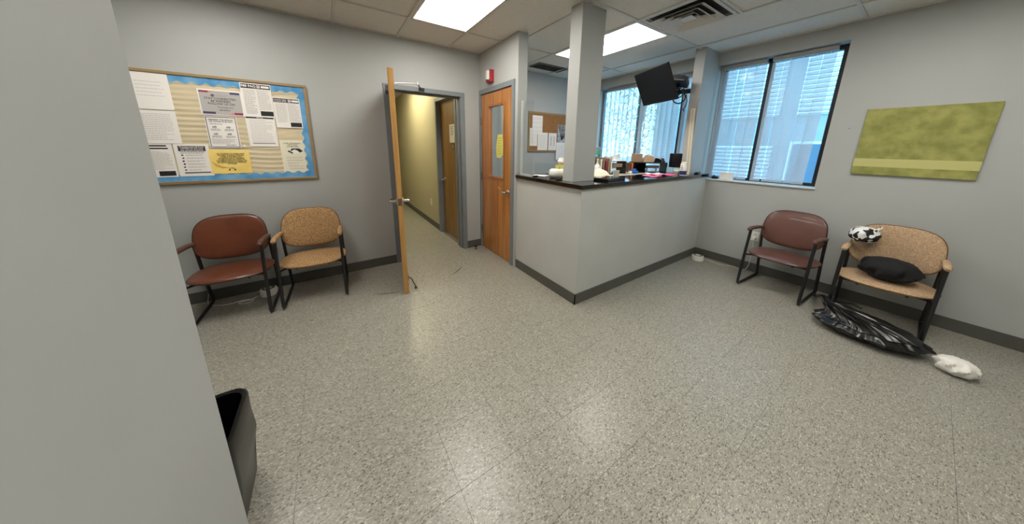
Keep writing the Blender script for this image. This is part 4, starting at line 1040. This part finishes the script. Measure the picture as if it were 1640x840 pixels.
t = thing('cream_cloth', 'cream cloth draped in a heap beside the pump bottle', 'cloth', (2.50, 2.0, DZ))
v = []; nn = 26
for j in range(nn+1):
    for i in range(nn+1):
        x, y = -.13+.26*i/nn, -.11+.2*j/nn; d = math.hypot(x/.13, y/.1)
        z = .085*math.exp(-((x+.02)/.09)**4-((y)/.075)**4)+.008*sin(30*x+18*y)+.006*sin(50*y-20*x); v.append((x+.0, y, max(.002, z)))
obj('cloth_folds', MB().add(v, [(j*(nn+1)+i, j*(nn+1)+i+1, (j+1)*(nn+1)+i+1, (j+1)*(nn+1)+i) for j in range(nn) for i in range(nn)]), CREAM, t, True)
t = thing('clear_cup', 'small clear plastic cup on the black counter', 'cup', (2.50, 1.80, CZ))
obj('cup_wall', MB().lathe([(.024, 0), (.034, .075), (.032, .075), (.022, .003)], 20), mat('frosted_cup', (206, 206, 196), .3), t, True)
t = thing('file_rack', 'wire rack of upright folders behind the cream cloth', 'file rack', (2.78, 2.28, DZ), radians(-25))
obj('rack_base', MB().box(-.15, .15, -.11, .11, 0, .012), BLKM, t)
for k, (m_, h_) in enumerate(((KRAFT, .20), (PAPER, .23), (DBROWN, .19), (mat('olive_folder', (128, 136, 100), .7), .21), (PAPER, .18), (MATS['kraft_card'], .2), (MARO, .16), (KRAFT, .19), (WHITE, .21))):
    x = -.135+k*.033; f = MB().box(x, x+.012, -.1, .1, .012, h_); obj('folder', f, m_, t)
t = thing('green_box', 'small teal green box on top of the upright folders', 'box', (2.80, 2.33, DZ+.235), .2)
obj('box_body', MB().box(-.05, .05, -.04, .04, -.004, .055, .003), GREENP, t); obj('grey_lid', MB().box(-.045, .04, -.035, .035, .055, .09, .006), mat('grey_lilac', (140, 140, 160), .6), t)
t = thing('stacked_papers', 'tilted white papers on the grey desk organizer', 'papers', (3.06, 2.25, DZ+.155)); obj('sheet_stack', MB().box(-.10, .10, -.08, .08, 0, .006), PAPER, t); o = obj('raised_sheet', MB().prism([(-.08, .006), (.11, .03), (.09, .085), (-.07, .06)], -.012, -.008), PAPER, t)
t = thing('desk_organizer', 'dark grey desk organizer behind the clear cup', 'organizer', (3.06, 2.25, DZ), radians(-15))
for z in (.004, .075, .148): obj('tray', MB().box(-.12, .12, -.09, .09, z, z+.006), BLKP, t)
for x in (-.12, .114): obj('side_panel', MB().box(x, x+.006, -.09, .09, 0, .154), mat('smoke_plastic', (70, 66, 62), .4), t)
obj('card_block', MB().box(-.08, .06, -.088, .02, .081, .125), KRAFT, t)
t = thing('glue_pot', 'small white pot with blue lid on the desk', 'pot', (3.19, 2.09, DZ)); cyl('pot_body', .024, .035, WHITE, t, 16); cyl('lid', .025, .010, BLUEP, t, 16, (0, 0, .035))
t = thing('blue_tape_dispenser', 'bright blue desk item left of the black shelf', 'desk item', (3.275, 2.085, DZ)); obj('blue_body', MB().box(-.035, .035, -.03, .03, 0, .035, .008), BLUEP, t, True); obj('blue_wheel', MB().lathe([(0, -.012), (.024, -.012), (.024, .012), (0, .012)], 18, (0, 0, .035), 'y'), BLUEP, t, True)
# black shelf unit
t = thing('desk_shelf', 'black open desk shelf on the reception desk', 'shelf', (3.557, 2.10, DZ), radians(-38))
obj('shelf_top', MB().box(-.20, .22, -.10, .10, .125, .137, .002), BLKP, t); obj('shelf_bottom', MB().box(-.20, .22, -.10, .10, 0, .008), BLKP, t)
for x in (-.20, -.06, .21): obj('shelf_side', MB().box(x, x+.01, -.10, .10, .008, .125), BLKP, t)
obj('shelf_back', MB().box(-.20, -.05, .09, .10, .008, .125), BLKP, t)
o = obj('folder_upright', MB().box(-.225, -.212, -.10, .10, 0, .125), ORANGE, t); o.name = 'orange_divider'
obj('brown_divider', MB().box(-.2485, -.230, -.10, .09, 0, .12), DBROWN, t)
t = thing('tape_roll_holder', 'beige roll on the lower level of the black shelf', 'roll', (3.61, 2.06, DZ+.075), radians(-38)); obj('roll_body', MB().lathe([(0, -.08), (.018, -.08), (.018, .08), (0, .08)], 16, (0, 0, 0), 'x'), KRAFT, t, True); obj('flower_knob', MB().lathe([(0, .082), (.02, .082), (.024, .09), (.018, .10), (0, .10)], 6, (0, 0, 0), 'x'), WHITE, t, True)
for s_ in (-1, 1): obj('roll_stand', MB().box(s_*.06-.004, s_*.06+.004, -.02, .02, -.067, -.016), ALUM, t)
t = thing('cardboard_box', 'small brown cardboard box on top of the black shelf', 'box', (3.44, 2.175, DZ+.138), radians(-38)); obj('box_body', MB().box(-.06, .05, -.05, .05, 0, .105, .002), KRAFT, t)
t = thing('paper_bag', 'tan paper packet leaning on the brown box', 'packet', (3.536, 2.09, DZ+.138), radians(-38)); obj('packet_body', MB().prism([(-.06, 0), (.07, 0), (.08, .04), (.06, .075), (-.02, .085)], -.045, .045), mat('tan_packet', (188, 160, 132), .7), t); obj('packet_tag', MB().prism([(-.03, .086), (.05, .08), (.0, .105)], -.03, .03), mat('pale_pink', (224, 196, 200), .7), t)
t = thing('tape_dispenser', 'black tape dispenser on top of the black shelf', 'tape dispenser', (3.66, 2.01, DZ+.138), radians(-38)); obj('dispenser_body', MB().prism([(-.06, 0), (.08, 0), (.085, .02), (.03, .025), (.01, .045), (-.03, .055), (-.06, .03)], -.014, .014), BLKP, t); obj('tape_ring', MB().lathe([(.012, -.009), (.024, -.009), (.024, .009), (.012, .009)], 18, (-.012, 0, .038), 'y'), WHITE, t, True)
t = thing('wire_tray', 'grey wire cup of clips at the right end of the black shelf', 'cup', (3.70, 1.975, DZ+.138), 0); obj('cup_wall', MB().lathe([(.018, 0), (.022, .05), (.020, .05), (.017, .003)], 14), BRASSD, t, True)
obj('paper_clips', MB().tube([(0, 0, .03), (.01, 0, .075)], .003, 5).tube([(0, 0, .03), (-.012, .006, .07)], .003, 5), CHROME, t)
# waste bin upside on plinth
t = thing('black_canister', 'black ribbed cylindrical bin on the desk in front of the window', 'bin', (3.70, 1.80, CZ+.072))
obj('bin_shell', MB().lathe([(0, 0), (.074, 0), (.077, .004), (.079, .165), (.077, .172), (.06, .174), (0, .170)], 32), BLKP, t, True)
t = thing('clear_block', 'clear plastic drawer box under the black bin', 'drawer box', (3.70, 1.80, CZ), radians(-30))
obj('drawer_shell', MB().box(-.075, .075, -.07, .07, 0, .0715, .003), mat('clear_blue_plastic', (150, 190, 204), .15), t); obj('drawer_front', MB().box(-.065, .065, -.074, -.0705, .008, .064, .002), mat('drawer_pale', (186, 208, 214), .2), t)
t = thing('white_carton', 'small white carton between the bin and the wipes canister', 'carton', (3.60, 1.70, CZ), -.4); obj('carton_body', MB().box(-.05, .05, -.035, .035, 0, .032, .001), mat('carton_grey', (150, 150, 140), .6), t); obj('carton_lid', MB().box(-.046, .052, -.036, .036, .032, .048, .001), WHITE, t)
t = thing('wipes_canister', 'white wipes canister with navy base label at the post', 'canister', (3.475, 1.595, CZ))
obj('canister_body', MB().lathe([(0, 0), (.034, 0), (.036, .004), (.036, .125), (.033, .13), (0, .13)], 24), WHITE, t, True)
obj('navy_label', MB().lathe([(.0363, .006), (.0366, .007), (.0366, .05), (.0363, .051)], 24), NAVY, t, True)
obj('canister_lid', MB().lathe([(0, .13), (.032, .13), (.034, .134), (.030, .15), (.012, .155), (0, .155)], 24), mat('lid_cream', (216, 208, 190), .5), t, True)
f = MB()
for k in range(3): f.box(-.0385, -.0360, -.008+.002*k, .010, .065+k*.02, .073+k*.02)
obj('label_marks', f, MIDINK, t)
t = thing('cable_pile', 'small black charger and cable at the right end of the counter', 'charger', (3.78, 1.575, CZ), .2)
obj('charger_block', MB().box(-.03, .03, -.018, .018, 0, .022, .004), BLKP, t); obj('cable_loop', MB().tube([(.03, 0, .008), (.08, .01, .006), (.11, -.01, .006), (.06, -.02, .02), (-.05, -.01, .022), (-.08, .01, .006), (-.03, .02, .008)], .005, 6), BLKP, t, True)
def crumple(nm, label, cat, loc, w_, d_, m_, rz, seed, h_=.008):
    r_ = random.Random(seed); v_ = []; q = 8; ph = r_.uniform(0, 6)
    for j in range(q+1):
        for i in range(q+1): v_.append((-w_/2+w_*i/q, -d_/2+d_*j/q, .0015+h_*abs(sin(3*i/q+ph)*cos(2.3*j/q+ph))))
    o_ = obj(nm, MB().add(v_, [(j*(q+1)+i, j*(q+1)+i+1, (j+1)*(q+1)+i+1, (j+1)*(q+1)+i) for j in range(q) for i in range(q)]), m_, None, True, loc=loc, rotz=rz)
    return tag(o_, label, cat)
crumple('pink_sheet', 'bright pink sheet nearest the column on the black counter', 'paper', (2.99, 1.69, CZ), .22, .16, PINKP, .3, 1, .012)
crumple('pink_sheet', 'crumpled pink sheet in the middle of the counter', 'paper', (3.13, 1.72, CZ+.006), .16, .16, mat('light_pink_paper', (244, 150, 182), .7), -.4, 2, .02)
crumple('pink_sheet', 'deep pink sheet nearest the wipes canister', 'paper', (3.28, 1.66, CZ+.002), .2, .13, mat('deep_pink_paper', (222, 70, 124), .7), .1, 3, .012)
crumple('desk_paper', 'white papers lying in front of the black shelf', 'paper', (3.22, 1.81, CZ), .18, .1, PAPER, -.5, 4, .018)
# small things on the right window sill
t = thing('sill_card', 'white card leaning behind the left vanes on the window sill', 'card', (4.06, 1.36, 1.032), -pi/2); obj('card_sheet', MB().box(-.07, .07, -.002, .002, 0, .09), PAPER, t)
t = thing('sill_gadget', 'small black gadget on the window sill', 'gadget', (4.06, 1.48, 1.032)); obj('gadget_body', MB().box(-.02, .02, -.03, .03, 0, .03, .004), BLKP, t); obj('gadget_knob', MB().lathe([(0, 0), (.008, 0), (.008, .015), (0, .015)], 10, (0, .01, .03)), BLKP, t)

# alike things carry one shared group phrase
GROUPS = {'waiting_chair': 'waiting room chairs with black tube frames', 'poster': 'posters and leaflets pinned to the bulletin board', 'ceiling_light': 'ceiling light panels',
          'vertical_blind': 'vertical blinds at the windows', 'ceiling_vent': 'ceiling vents', 'pinned_paper': 'papers pinned to the cork board', 'sound_machine': 'white sound machines on the floor',
          'power_cord': 'white cords on the floor', 'pink_sheet': 'pink sheets on the counter', 'street_tree': 'street trees outside', 'wall_outlet': 'wall outlets'}
for o in bpy.context.scene.objects:
    if o.parent is None and 'label' in o and o.name.split('.')[0] in GROUPS: o['group'] = GROUPS[o.name.split('.')[0]]
